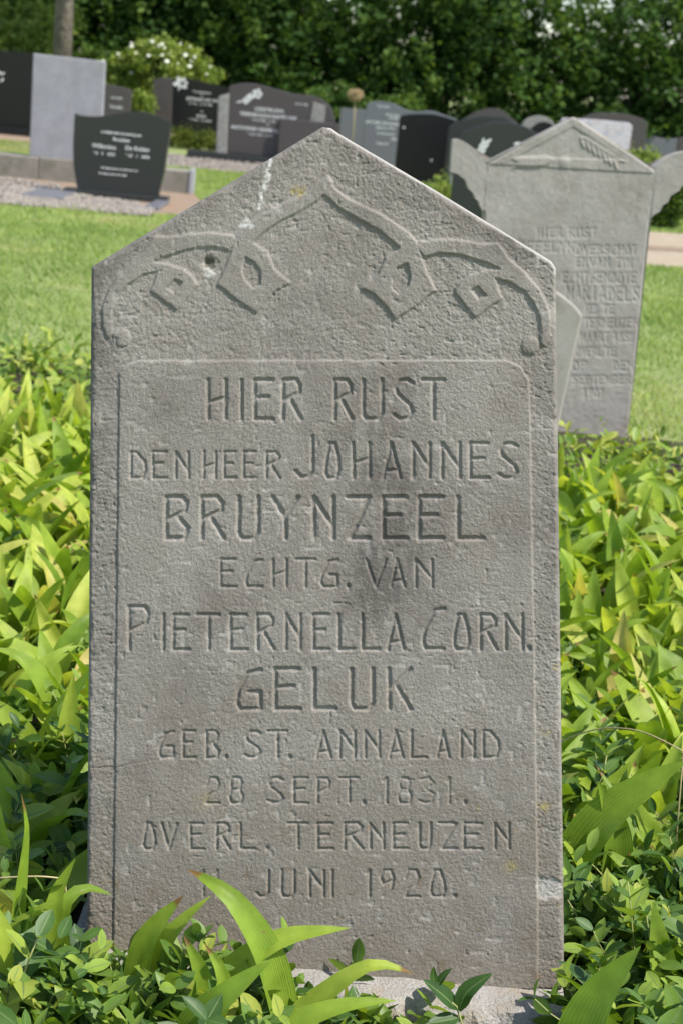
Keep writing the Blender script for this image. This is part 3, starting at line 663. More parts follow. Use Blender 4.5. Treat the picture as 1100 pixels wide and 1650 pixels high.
S = Stone('gravestone', 'wide black gravestone with grey side panel and white rose beside the flowering shrub', (305, 218), [(278, 127), (310, 127.5), (335, 134), (352, 138), (368, 141), (385, 144)], M['black_granite'], 0.12)
S.add('side_panel', extrude_outline('side_panel', [(S.uv(246, 200)[0], -0.02), (S.uv(277.5, 200)[0], -0.02), S.uv(279, 126), S.uv(262, 125), S.uv(248, 128)], -0.03, 0.14, M['brown_granite'], 0.008))
rows_text(S, [('Ter nagedachtenis', 326, 150, 3, 'CENTER'), ('aan', 326, 155, 2.5, 'CENTER'), ('ADRIAAN DE VOS', 327, 163, 5, 'CENTER'), ('* 3 2 1921   † 5 10 1998', 322, 169, 3, 'CENTER'), ('en', 326, 181, 3, 'CENTER'), ('MARIA', 325, 189, 4, 'CENTER'), ('* 1 7 1925   † 8 3 2003', 322, 195, 3, 'CENTER')])
u, v = S.uv(294, 137)
S.add('engraved_rose', petals('engraved_rose', [(u - .03, v + .02, a, .13, .08) for a in (0.2, 0.9, -0.5, 2.0, 3.3)] + [(u - .06, v - .1, 1.2, .16, .04)], M['letter_white']))

S = Stone('gravestone', 'very wide brown granite double gravestone with wavy top, rough pale pillar and engraved roses', (400, 262),
          [(370, 138), (385, 134.7), (403, 134), (420, 137), (444, 143.5), (473, 151), (502, 154), (519, 161), (532, 172), (538, 188), (541, 205)], M['brown_granite'], 0.13, z0=0.10)
S.add('pillar', extrude_outline('pillar', [(S.uv(352, 200)[0], -0.02), (S.uv(369.5, 200)[0], -0.02), S.uv(369.8, 150), S.uv(353, 155)], -0.03, 0.16, M['rough_stone'], 0.012))
a_, b_ = S.uv(500, 197), S.uv(525, 166)
S.add('inset_panel', extrude_outline('inset_panel', [a_, (b_[0], a_[1]), (b_[0] + .005, b_[1] - .03), (a_[0] + .02, b_[1])], -0.012, 0.02, M['rough_stone'], 0.004))
S.block('side_wing', S.uv(452, 200)[0], S.uv(549, 200)[0], -0.10, -0.015, 0.10, S.uv(500, 195)[1], M['brown_granite'])
S.block('plinth', S.uv(304, 250)[0], S.uv(560, 262)[0], -0.18, 0.22, -0.02, 0.098, M['dark_granite'])
rows_text(S, [('GEERTRUIDA', 434, 180, 6, 'CENTER'), ('VERMEULEN-HAMELINK', 433, 190, 6.5, 'CENTER'), ('* 14-10-1920   † 1-02', 424, 196, 3.5, 'CENTER'), ('en', 432, 202, 3.5, 'CENTER'), ('ANTHONIE VERMEULEN', 416, 211, 6, 'CENTER'), ('* 12-10-1915   † 1-99', 419, 219, 3.5, 'CENTER'), ('rust in vrede', 486, 169, 3, 'CENTER')])
u, v = S.uv(415, 151); u2, v2 = S.uv(397, 162)
S.add('engraved_roses', petals('engraved_roses', [(u, v, a, .07, .06) for a in (0, 1.3, 2.6, 3.9, 5.2)] + [(u - .09, v - .05, a, .05, .05) for a in (0, 1.5, 3, 4.5)] + [(u2, v2, a, .05, .05) for a in (0, 1.5, 3, 4.5)] + [(u2, v2, 3.4, .14, .02)], M['letter_white']))
ga = S.g

S = Stone('gravestone', 'small square grey gravestone beneath the dry seed head', (570, 238), [(549, 174), (592, 177)], M['mid_granite'], 0.1, curve=False)
S = Stone('gravestone', 'wide slate grey gravestone with wavy top and white lettering behind the black slab', (640, 268), [(590, 168), (597, 165), (612, 163.5), (634, 167), (651, 176), (671, 180), (693, 178.5), (714, 185), (735, 192)], M['mid_granite'], 0.1)
rows_text(S, [('Rust zacht', 617, 173, 3.5, 'CENTER'), ('Onze lieve', 632, 187, 4, 'CENTER'), ('moeder', 634, 192, 4, 'CENTER'), ('JACOBA DE KONING', 620, 201, 5, 'CENTER'), ('geboren 1919', 620, 208, 4, 'CENTER'), ('te Axel overl.', 621, 217, 4, 'CENTER'), ('2001', 634, 226, 4, 'CENTER'), ('Psalm 23', 615, 233, 4, 'CENTER')])
S = Stone('gravestone', 'square polished jet black gravestone without lettering on a low plinth', (688, 296), [(643.5, 187), (662, 184), (693, 184), (714, 188), (735.5, 195)], M['black_granite'], 0.12, z0=0.05)
S.block('plinth', S.uv(630, 290)[0], S.uv(735, 290)[0], -0.08, 0.2, -0.02, 0.048, M['black_granite'])
u, v = S.uv(648, 205); S.add('fixing_stud', petals('fixing_stud', [(u, v, 0, .03, .03)], M['letter_white']))
u, v = S.uv(692, 258); S.add('fixing_stud', petals('fixing_stud', [(u, v, 0, .03, .03)], M['letter_white']))
S = Stone('gravestone', 'dark gravestone with a white engraved wheat spray beside the pedimented stone', (758, 358), [(734, 236), (742, 216), (755, 208), (772, 203), (796, 197), (824, 198), (845, 204), (862, 213), (882, 226)], M['dark_granite'], 0.12)
u, v = S.uv(768, 240)
S.add('engraved_wheat', petals('engraved_wheat', [(u + .01 * i, v - .10 + .025 * i, 1.05 + (0.55 if i % 2 else -0.35), .085, .03) for i in range(7)] + [(u + .04, v - .1, 0.2, .10, .03), (u + .07, v - .11, -0.1, .08, .03)], M['letter_white']))
u, v = S.uv(826, 232); S.add('engraving', petals('engraving', [(u, v, 0.2, .08, .03)], M['letter_white']))
gv = S.g
S = Stone('gravestone', 'dark gravestone with a high rounded wave, second of three overlapping dark stones', (780, 312), [(722, 205), (732, 198), (754.5, 191), (782, 187), (810, 189), (825, 195), (836, 201), (852, 210)], M['dark_granite'], 0.12, curve=True)
S = Stone('gravestone', 'dark brown gravestone with humped top, hindmost of three overlapping dark stones', (785, 275), [(740, 196), (751, 189), (765, 181), (789, 174.5), (810, 179), (822, 190), (832, 197)], M['brown_granite'], 0.12)
S = Stone('gravestone', 'round topped greenish stone with a black face panel', (868, 290), [(838, 214), (839, 203), (848, 192), (866, 186.5), (882, 190), (891, 198), (894, 206), (895, 214)], M['rough_stone'], 0.14)
pts = smooth_curve([S.uv(*p) for p in ((855, 206), (864, 199), (876, 196), (889, 201))])
S.add('face_panel', extrude_outline('face_panel', [(pts[0][0], 0.1), (pts[-1][0], 0.1)] + pts[::-1], -0.02, 0.01, M['black_granite'], 0.004))
u, v = S.uv(868, 210); S.add('engraving', petals('engraving', [(u, v, 1.0, .12, .05), (u, v - .03, 0.5, .09, .04)], M['letter_white']))
S = Stone('gravestone', 'pale pinkish marble slab in front of a dark upright stone', (960, 305), [(902, 197), (905, 190), (960, 193), (1012, 198), (1018, 203)], M['pink_marble'], 0.10, curve=False)
S = Stone('gravestone', 'dark upright gravestone with curved top behind the pale pinkish slab', (990, 295), [(938, 190), (952, 184), (972, 182), (1000, 183), (1020, 187), (1034, 192), (1043, 199)], M['brown_granite'], 0.14)
S = Stone('gravestone', 'low slate grey gravestone with dipping top right of the pinkish slab', (1066, 272), [(1040, 213), (1052, 219), (1068, 223), (1082, 224), (1096, 222)], M['mid_granite'], 0.1)
S = Stone('gravestone', 'dark brown gravestone with upright edge next to the low slate grey stone', (1120, 285), [(1093, 221), (1150, 224)], M['brown_granite'], 0.1, curve=False)

# white figurine on a cream pot beside the wheat stone
g = ground(731, 352); r = empty('grave_figurine', (g.x, g.y, 0)); tag(r, 'small white figurine on a cream pedestal beside the dark wheat stone', 'figurine')
def lathe(name, prof, mat, n=16):
    V = [(rr_ * math.cos(2 * math.pi * i / n), rr_ * math.sin(2 * math.pi * i / n), z) for rr_, z in prof for i in range(n)]
    Fc = [[j * n + i, j * n + (i + 1) % n, (j + 1) * n + (i + 1) % n, (j + 1) * n + i] for j in range(len(prof) - 1) for i in range(n)]
    Fc += [list(range(n))[::-1], [(len(prof) - 1) * n + i for i in range(n)]]
    return pymesh(name, V, Fc, mat, True)
link('pedestal', lathe('pedestal', [(.07, 0), (.075, .03), (.06, .05), (.055, .13), (.075, .15), (.075, .17)], M['white_ceramic']), r)
link('figure', lathe('figure', [(.055, .17), (.06, .2), (.05, .26), (.047, .30), (.055, .34), (.05, .37), (.025, .385), (.035, .40), (.042, .425), (.03, .455), (.005, .465)], M['white_ceramic'], 14), r)
for sx in (-1, 1):
    link('wing', pymesh('wing', [(sx * .03, .03, .36), (sx * .085, .05, .43), (sx * .075, .05, .33), (sx * .04, .04, .26), (sx * .03, .045, .36), (sx * .085, .065, .43), (sx * .075, .065, .33), (sx * .04, .055, .26)], [[0, 1, 2, 3], [7, 6, 5, 4], [0, 4, 5, 1], [1, 5, 6, 2], [2, 6, 7, 3], [3, 7, 4, 0]], M['white_ceramic']), r)

# ------------------------------------------------------------------ paths, soil and gravel on the ground
sheet('soil_bed', gp((-90, 268), (303, 300), (330, 330), (318, 350), (255, 346), (60, 331), (-60, 322), (-90, 318)), 0.004, M['soil'])
sheet('gravel_bed', gp((92, 318), (258, 335), (242, 350), (30, 333)), 0.010, M['gravel'])
sheet('gravel_path', gp((225, 247), (520, 262), (620, 310), (560, 312), (420, 283), (250, 266)), 0.004, M['gravel'])
sheet('path', gp((1030, 373), (1400, 395), (1400, 448), (1030, 428)), 0.004, M['sand'])
sheet('soil_strip', gp((1036, 396), (1400, 418), (1400, 424), (1036, 403)), 0.009, M['soil'])
sheet('border_soil', gp((-60, 205), (60, 217), (62, 247), (-60, 240)), 0.004, M['soil'])
sheet('shrub_soil', gp((230, 202), (372, 207), (372, 219), (230, 217)), 0.004, M['soil'])

# ------------------------------------------------------------------ trees, hedge and shrubs at the back
def tube(name, pts, radii, mat, n=8):
    V, Fc = [], []
    for i, p in enumerate(pts):
        p = Vector(p); t = (Vector(pts[min(i + 1, len(pts) - 1)]) - Vector(pts[max(i - 1, 0)])).normalized()
        a = t.cross(Vector((0, 1, 0.13))).normalized(); b = t.cross(a)
        for k in range(n):
            an = 2 * math.pi * k / n; V.append(p + (a * math.cos(an) + b * math.sin(an)) * radii[i])
    for i in range(len(pts) - 1):
        for k in range(n): Fc.append([i * n + k, i * n + (k + 1) % n, (i + 1) * n + (k + 1) % n, (i + 1) * n + k])
    Fc += [list(range(n))[::-1], [(len(pts) - 1) * n + k for k in range(n)]]
    return pymesh(name, V, Fc, mat, True)
def rand_rot(n, rng, flat=0.0):
    """random orientations (n,3,3); flat pulls the leaf normals up"""
    nrm = rng.standard_normal((n, 3)); nrm[:, 2] = np.abs(nrm[:, 2]) + flat; nrm /= np.linalg.norm(nrm, axis=1)[:, None]
    t = rng.standard_normal((n, 3)); t -= nrm * (t * nrm).sum(1)[:, None]; t /= np.linalg.norm(t, axis=1)[:, None]
    return np.stack([np.cross(t, nrm), t, nrm], -1)
def scatter(name, base_v, base_f, pos, rot, scale, tint, mat, uv=None, smooth=True):
    n = len(pos); k = len(base_v)
    V = np.einsum('nij,kj->nki', rot, base_v) * np.asarray(scale)[:, None, None] + pos[:, None, :]
    Fc = (np.asarray(base_f)[None] + (np.arange(n) * k)[:, None, None]).reshape(-1, len(base_f[0]))
    return npmesh(name, V.reshape(-1, 3), Fc, mat, smooth, None if uv is None else np.tile(uv, (n, 1)), {'tint': np.repeat(tint, k)})
QUAD_V = np.array([(0, -.5, 0), (.34, 0, .10), (0, .5, 0), (-.34, 0, .10)]); QUAD_F = [(0, 1, 2, 3)]
def cloud(blobs, n, rng, shell=0.55):
    """leaf positions in a union of ellipsoids (centre, radii), denser towards the skin, in clumps"""
    w = np.array([b[1][0] * b[1][2] for b in blobs]); w = w / w.sum(); out = []; ti = []
    for (c, r), f in zip(blobs, w):
        k = max(3, int(n * f)); nc = max(4, k // 38)
        d = rng.standard_normal((nc, 3)); d /= np.linalg.norm(d, axis=1)[:, None]
        cc = d * (shell + (1.04 - shell) * rng.random((nc, 1)) ** 0.6)
        p = np.repeat(cc, int(math.ceil(k / nc)), 0)[:k]; tn = np.repeat(rng.random(nc), int(math.ceil(k / nc)))[:k]
        p = p * np.array(r) + rng.standard_normal((k, 3)) * 0.16 * min(1.0, max(0.35, min(r))) + np.array(c)
        out.append(p); ti.append(np.clip(0.55 * tn + 0.45 * rng.random(k), 0, 1))
    p = np.concatenate(out); t = np.concatenate(ti); ok = p[:, 2] > 0.02
    return p[ok], t[ok]
def foliage_me(name, blobs, n, size, mat, seed, flat=0.4):
    rng = np.random.default_rng(seed); p, t = cloud(blobs, n, rng)
    return scatter(name, QUAD_V, QUAD_F, p, rand_rot(len(p), rng, flat), size * rng.uniform(.6, 1.35, len(p)), t, mat)
def tree(name, label, x, y, h, trunk_r, blobs, n, size, mat, seed, lean=(0, 0), group=None):
    r = empty(name, (x, y, 0)); tag(r, label, 'tree', group)
    tp = [(0, 0, -0.1), (lean[0] * .3, lean[1] * .3, h * .25), (lean[0] * .6, lean[1] * .6, h * .5), (lean[0], lean[1], h * .8)]
    t_ = link('trunk', tube('trunk', tp, [trunk_r * 1.15, trunk_r, trunk_r * .8, trunk_r * .4], M['bark'], 10), r)
    rr = random.Random(seed)
    for k in range(5):
        z = h * (0.4 + 0.08 * k); a = rr.uniform(0, 6.28); L = h * rr.uniform(.18, .3)
        b0 = (lean[0] * z / h * 1.2, lean[1] * z / h * 1.2, z); b1 = (b0[0] + math.cos(a) * L, b0[1] + math.sin(a) * L, z + L * .7)
        link('limb', tube('limb', [b0, ((b0[0] + b1[0]) / 2, (b0[1] + b1[1]) / 2, (b0[2] + b1[2]) / 2 + .1), b1], [trunk_r * .4, trunk_r * .3, trunk_r * .12], M['bark'], 6), r)
    link('crown', foliage_me('crown', blobs, n, size, mat, seed), r)
    return r
# long dense hedge: overlapping lumps, uneven top
hy = 31.0
hb = []
rr = random.Random(5)
x = -15.0
while x < 15.0:
    top_h = 3.5 + 0.3 * math.sin(x * 1.3) + rr.uniform(-.25, .35)
    if 4.4 < x < 4.8: top_h = 2.35 + rr.uniform(-.05, .1)       # low stretch where the sky shows
    hb.append(((x, hy + rr.uniform(-.25, .25), top_h * .5), (0.75, 0.75, top_h * .52)))
    hb.append(((x + .3, hy + .5, top_h * .35), (0.8, 0.7, top_h * .4)))
    hb.append(((x + .2, hy + 1.0, top_h * .62), (0.7, 0.5, top_h * .45)))
    x += 0.62
r = empty('hedge', (0, 0, 0)); tag(r, 'long dense dark green hedge closing off the cemetery behind the gravestones', 'hedge')
link('foliage', foliage_me('foliage', hb, 200000, 0.14, M['hedge'], 21), r)
for i in range(26):
    sx = -14.5 + i * 1.15; link('stem', tube('stem', [(sx, hy + .2, -.05), (sx + .1, hy + .25, .6), (sx - .1, hy + .2, 1.3)], [.05, .04, .02], M['bark'], 6), r)
# trees behind the hedge
def crown(cx, cy, z0, z1, w, n, seed):
    q = random.Random(seed); B = []
    for i in range(n):
        t = q.random(); z = z0 + (z1 - z0) * t; ww = w * (0.45 + 0.75 * math.sin(math.pi * min(1, .18 + t * .8)))
        a = q.uniform(0, 6.28); d = ww * .65 * math.sqrt(q.random()); s = q.uniform(.75, 1.25) * w * .36
        B.append(((cx + d * math.cos(a), cy + d * math.sin(a), z), (s, s, s * .75)))
    return B
tl = 'trees behind the hedge'
tree('broadleaf_tree', 'tall dark broadleaf tree overhanging the hedge behind the wide brown gravestone', -2.2, 34.5, 9, .2, crown(0, 0, 1.5, 9, 2.6, 30, 1), 14000, .17, M['tree_dark'], 31, (.2, 0), tl)
tree('broadleaf_tree', 'dark broadleaf tree rising behind the hedge above the square black slab', 1.3, 35.0, 8.5, .18, crown(0, 0, 1.4, 8.5, 2.3, 28, 2), 13000, .17, M['tree_dark'], 32, (-.3, 0), tl)
tree('broadleaf_tree', 'slender tree with visible slanting trunk at the gap in the hedge', 6.3, 34.0, 8, .11, crown(0.5, .3, 2.0, 8, 1.9, 22, 3), 9000, .16, M['tree_dark'], 33, (-1.3, 0), tl)
tree('broadleaf_tree', 'bushy dark tree behind the hedge beyond the slender slanting tree', 9.6, 35.5, 8, .18, crown(0, 0, 1.2, 8, 2.6, 28, 4), 12000, .17, M['tree_dark'], 34, (.3, 0), tl)
gt = ground(100, 185)
tree('broadleaf_tree', 'tree with thick bare grey brown trunk rising behind the black gravestone', at(101, 60, 22.6).x, 22.6, 9, .135, crown(0, 0.4, 3.6, 9, 2.6, 26, 5), 9000, .16, M['shrub_mid'], 35, (.05, 0), tl)
tree('broadleaf_tree', 'broad bright green tree with low branches reaching over the flowering shrub', at(400, 20, 32.6).x, 32.6, 7.5, .15, crown(0, -0.8, 1.75, 7.5, 2.2, 26, 6), 12000, .14, M['shrub_mid'], 36, (.2, 0), tl)
tree('broadleaf_tree', 'dark broadleaf tree behind the bare trunk and pale shrubs', at(210, 30, 33).x, 33, 8, .17, crown(0, 0, .8, 8, 2.4, 28, 7), 14000, .16, M['tree_dark'], 37, (0, 0), tl)
tree('broadleaf_tree', 'dark tree behind the pale leafy shrub and black gravestone', at(-60, 30, 33).x, 33, 8, .17, crown(0, 0, .8, 8, 2.4, 28, 8), 12000, .16, M['tree_dark'], 38, (0, 0), tl)
tree('broadleaf_tree', 'broad dark tree standing over the hedge beyond the black gravestone', -10.5, 34.5, 9, .2, crown(0, 0, 1.5, 9, 2.8, 24, 9), 8000, .2, M['tree_dark'], 39, (.2, 0), tl)
# shrubs
def shrub(name, label, px, py_top, Y, w, n, size, mat, seed, flowers=0, group=None):
    p = at(px, py_top, Y); h = p.z; r = empty(name, (p.x, Y, 0)); tag(r, label, 'shrub', group)
    q = random.Random(seed); B = []
    for i in range(11):
        z = h * q.uniform(.2, .82); d = w * .55 * q.random() ** .5 * (1.1 - .5 * z / h); a = q.uniform(0, 6.28); s = w * q.uniform(.28, .42)
        B.append(((d * math.cos(a), d * math.sin(a) * .7, z), (s, s * .8, min(s, h * .22))))
    link('foliage', foliage_me('foliage', B, n, size, mat, seed), r)
    for k in range(4): link('stem', tube('stem', [(q.uniform(-.1, .1), 0, -.05), (q.uniform(-.3, .3) * w, 0, h * .4), (q.uniform(-.5, .5) * w, 0, h * .75)], [.025, .018, .008], M['bark'], 5), r)
    fl = [Vector((.03 * math.cos(i * 1.047), .03 * math.sin(i * 1.047), .008 * (i % 2))) for i in range(6)]
    fm = None
    for k in range(flowers):
        b = q.choice(B); a = q.uniform(3.4, 6.0); e = q.uniform(-.1, 1.2)
        c = Vector(b[0]) + Vector((math.cos(a) * math.cos(e) * b[1][0], math.sin(a) * math.cos(e) * b[1][1], math.sin(e) * b[1][2])) * 1.12
        if fm is None: fm = lathe('flower_head', [(.004, -.015), (.016, -.004), (.024, .004), (.02, .010), (.007, .013)], M['petal'], 8)
        o = link('flower_head', fm, r); o.location = c; s = q.uniform(.8, 1.9); o.scale = (s, s, s); o.rotation_euler = (q.uniform(.2, 1.0), q.uniform(-.5, .5), 0)
    return r
shrub('flowering_shrub', 'yellow green shrub dotted with white flower heads behind the pale grey slab', 258, 58, 26.5, 1.5, 15000, .085, M['shrub_light'], 41, 60)
shrub('shrub', 'bright green leafy shrub between the flowering shrub and the brown gravestone', 225, 150, 24.5, .42, 2500, .07, M['shrub_light'], 42, 5)
shrub('shrub', 'pale leafy shrub mass left of the bare trunk', 40, -8, 24.5, 1.5, 14000, .09, M['shrub_light'], 43)
shrub('shrub', 'grey green shrub right of the bare trunk', 150, 40, 27.0, .8, 6000, .09, M['shrub_mid'], 44)
shrub('shrub', 'low bright yellow green shrub before the slate grey stone', 1040, 236, 17.0, .34, 2500, .05, M['shrub_light'], 45)
shrub('shrub', 'rounded dark green shrub beside the sandy path', 1085, 283, 15.0, .42, 4000, .05, M['shrub_mid'], 46)
shrub('shrub', 'small yellow green plant by the white figurine', 713, 292, 14.6, .16, 900, .035, M['shrub_light'], 47)
shrub('shrub', 'low leafy shrub at the foot of the hedge behind the dark stones', 640, 158, 28.5, .9, 5000, .09, M['shrub_mid'], 48)
shrub('shrub', 'leafy shrub before the hedge right of the wide brown gravestone', 560, 130, 29.0, 1.0, 5000, .09, M['hedge'], 49)
# little clipped hedge and seed head plant
a_, b_ = ground(268, 238), ground(356, 244)
r = empty('clipped_hedge', ((a_.x + b_.x) / 2, (a_.y + b_.y) / 2, 0)); tag(r, 'low clipped box hedge below the wide black gravestone', 'hedge')
hl = (b_.x - a_.x)
link('foliage', foliage_me('foliage', [((hl * (k / 9 - .5), 0, .10), (.2, .15, .13)) for k in range(10)], 4000, .04, M['box_hedge'], 51), r)
for k in range(4): link('stem', tube('stem', [(hl * (k / 3 - .5) * .8, 0, -.02), (hl * (k / 3 - .5) * .8, 0, .15)], [.012, .008], M['bark'], 5), r)
p = at(572, 153, 22.5); r = empty('allium_plant', (p.x, p.y, 0)); tag(r, 'tall stalk with round dry tan seed head above the small square stone', 'plant')
link('stem', tube('stem', [(0, 0, 0), (.02, 0, p.z * .5), (0, 0, p.z)], [.012, .01, .008], M['dry_stem'], 6), r)
rng = np.random.default_rng(61); d = rng.standard_normal((420, 3)); d /= np.linalg.norm(d, axis=1)[:, None]
link('seed_head', scatter('seed_head', QUAD_V * .8, QUAD_F, d * np.array([.13, .13, .10]) * rng.uniform(.5, 1, (420, 1)) + np.array([0, 0, p.z]), rand_rot(420, rng), np.full(420, .05), rng.random(420), M['seedhead']), r)

# ------------------------------------------------------------------ lawn
def lawn():
    rng = np.random.default_rng(71); P_ = []
    n = 315000
    d = rng.random(n) ** 0.8 * 17 + 3.4; x = (rng.random(n) * 2 - 1) * (0.30 * d + 1.0); y = d - DIST
    y = y + 0.6
    ok = ~((np.abs(x) < 2.5) & (y < 3.7 + (x < 0) * 0.7))
    def outside(poly):
        pts = [(p[0], p[1]) for p in poly]; return poly_sd(x, y, pts) < 0.01
    for poly in (gp((-90, 268), (303, 300), (330, 330), (318, 350), (255, 346), (60, 331), (-60, 322), (-90, 318)), gp((225, 247), (520, 262), (620, 310), (560, 312), (420, 283), (250, 266)), gp((1030, 373), (1400, 395), (1400, 448), (1030, 428))):
        ok &= outside(poly)
    ok &= ~((np.abs(x - G2.x) < .4) & (np.abs(y - G2.y - .05) < .1))
    x, y = x[ok], y[ok]; k = len(x)
    h = rng.uniform(.014, .034, k) * (1 + .5 * vn(x, y, .5, 61)); a = rng.random(k) * 6.283; w = rng.uniform(.0022, .0045, k) * (0.7 + 0.09 * y)
    lx, ly = np.cos(a) * h * .7, np.sin(a) * h * .7; wx, wy = -np.sin(a + 1) * w, np.cos(a + 1) * w
    V = np.stack([np.stack([x - wx, y - wy, np.full(k, .0)], 1), np.stack([x + wx, y + wy, np.full(k, .0)], 1), np.stack([x + lx, y + ly, h], 1)], 1).reshape(-1, 3)
    t = np.clip(.42 + .28 * vn(x, y, .9, 62) + .22 * vn(x, y, .22, 63) + .22 * rng.standard_normal(k) * .7, 0, 1)
    t = np.where(vn(x, y, .35, 64) > .72, np.clip(t + .4, 0, 1), t)
    o = link('lawn_grass', npmesh('lawn_grass', V, np.arange(3 * k).reshape(-1, 3), M['grass'], True, None, {'tint': np.repeat(t, 3)}))
    tag(o, 'short mown lawn grass between the bed and the grave rows', 'grass', kind='stuff')
lawn()
# loose pebbles on the gravel and soil
def pebbles():
    rng = np.random.default_rng(73); polys = [gp((20, 300), (258, 335), (242, 350), (0, 330)), gp((-20, 285), (100, 300), (100, 325), (-20, 318)), gp((225, 247), (520, 262), (420, 283), (250, 266))]
    base = np.array([(1, 0, 0), (-1, 0, 0), (0, 1, 0), (0, -1, 0), (0, 0, .7), (0, 0, -.7)]) * .5
    f = [(0, 2, 4), (2, 1, 4), (1, 3, 4), (3, 0, 4), (2, 0, 5), (1, 2, 5), (3, 1, 5), (0, 3, 5)]; out = []
    for pl, n in zip(polys, (1900, 500, 900)):
        a = np.array([(p[0], p[1]) for p in pl]); lo, hi = a.min(0), a.max(0); q = lo + rng.random((n * 2, 2)) * (hi - lo)
        q = q[poly_sd(q[:, 0], q[:, 1], [tuple(v) for v in a]) > 0][:n]; out.append(q)
    q = np.concatenate(out); n = len(q); pos = np.column_stack([q, np.full(n, .016)])
    o = link('gravel', scatter('gravel', base, f, pos, rand_rot(n, rng, 2), rng.uniform(.025, .055, n), rng.random(n), M['gravel'], None, False)); tag(o, 'loose pale gravel pebbles around the dark wavy gravestone', 'gravel', kind='stuff')
pebbles()

# ------------------------------------------------------------------ bed plants
def lily_leaf_me(name, L, W, a0, a1, fold, twist, mat, ns=13, nc=4, wave=0.0):
    """lance shaped blade; a0/a1 = tilt from vertical at base and tip; leans towards +Y"""
    y = z = 0.0; V = []; UV = []
    for i in range(ns + 1):
        t = i / ns
        if i: 
            a = a0 + (a1 - a0) * (t - .5 / ns) ** 1.4; y += math.sin(a) * L / ns; z += math.cos(a) * L / ns
        a = a0 + (a1 - a0) * t ** 1.4
        w = W * .5 * (max(0.0, math.sin(math.pi * min(1, t ** .82))) ** .8 * (1 - .25 * t) * 1.15 + .10 * (1 - t) ** 2)
        tw = twist * t
        for j in range(nc + 1):
            s = j / nc * 2 - 1; x_ = s * w; n_ = abs(s) ** 1.3 * w * fold + wave * w * math.sin(9 * t + 2.5 * s) * .5
            xx = x_ * math.cos(tw) - n_ * math.sin(tw); nn = x_ * math.sin(tw) + n_ * math.cos(tw)
            V.append((xx, y - math.cos(a) * nn, z + math.sin(a) * nn)); UV.append((j / nc, t))
    k = nc + 1
    Fc = [(i * k + j, i * k + j + 1, (i + 1) * k + j + 1, (i + 1) * k + j) for i in range(ns) for j in range(nc)]
    return (np.array(V), np.array(Fc), np.array(UV)) if mat is None else npmesh(name, V, Fc, mat, True, UV)
rl = random.Random(17)
LP = [(rl.uniform(.17, .26), rl.uniform(.034, .052), rl.uniform(.05, .55), rl.uniform(.5, 1.9), rl.uniform(.1, .6), rl.uniform(-1.2, 1.2), rl.uniform(0, .35)) for _ in range(28)]
LEAF = [lily_leaf_me('leaf', *p[:6], M['lily'], wave=p[6]) for p in LP]
LARR = [lily_leaf_me('leaf', *p[:6], None, 7, 2, p[6]) for p in LP]
def blade_curve(name, pts, W, facing, mat, fold=.3, ns=14, nc=4, roll=0.0, w0=.25):
    """one hand-placed blade along points in space; facing = direction its upper side looks"""
    c = smooth_curve([tuple(p) for p in pts], 8); c = [Vector(p) for p in c]
    Ls = [0]
    for a, b in zip(c[:-1], c[1:]): Ls.append(Ls[-1] + (b - a).length)
    V, UV = [], []; fc = Vector(facing).normalized()
    for i in range(ns + 1):
        t = i / ns; d = t * Ls[-1]; k = max(0, min(len(c) - 2, next((q for q in range(len(Ls) - 1) if Ls[q + 1] >= d - 1e-9), len(c) - 2)))
        p = c[k].lerp(c[k + 1], (d - Ls[k]) / max(1e-9, Ls[k + 1] - Ls[k])); tg = (c[k + 1] - c[k]).normalized()
        sd_ = tg.cross(fc).normalized(); nn = sd_.cross(tg).normalized()
        if roll: R_ = Matrix.Rotation(roll * t, 3, tg); sd_ = R_ @ sd_; nn = R_ @ nn
        w = W * .5 * max(math.sin(math.pi * min(1, t ** .8)) ** .8, w0 * (1 - t) ** .5 * (t < .5)) * (1.1 - .2 * t)
        for j in range(nc + 1):
            s = j / nc * 2 - 1; V.append(p + sd_ * (s * w) + nn * (abs(s) ** 1.3 * w * fold)); UV.append((j / nc, t))
    k = nc + 1
    Fc = [(i * k + j, i * k + j + 1, (i + 1) * k + j + 1, (i + 1) * k + j) for i in range(ns) for j in range(nc)]
    return npmesh(name, V, Fc, mat, True, UV)

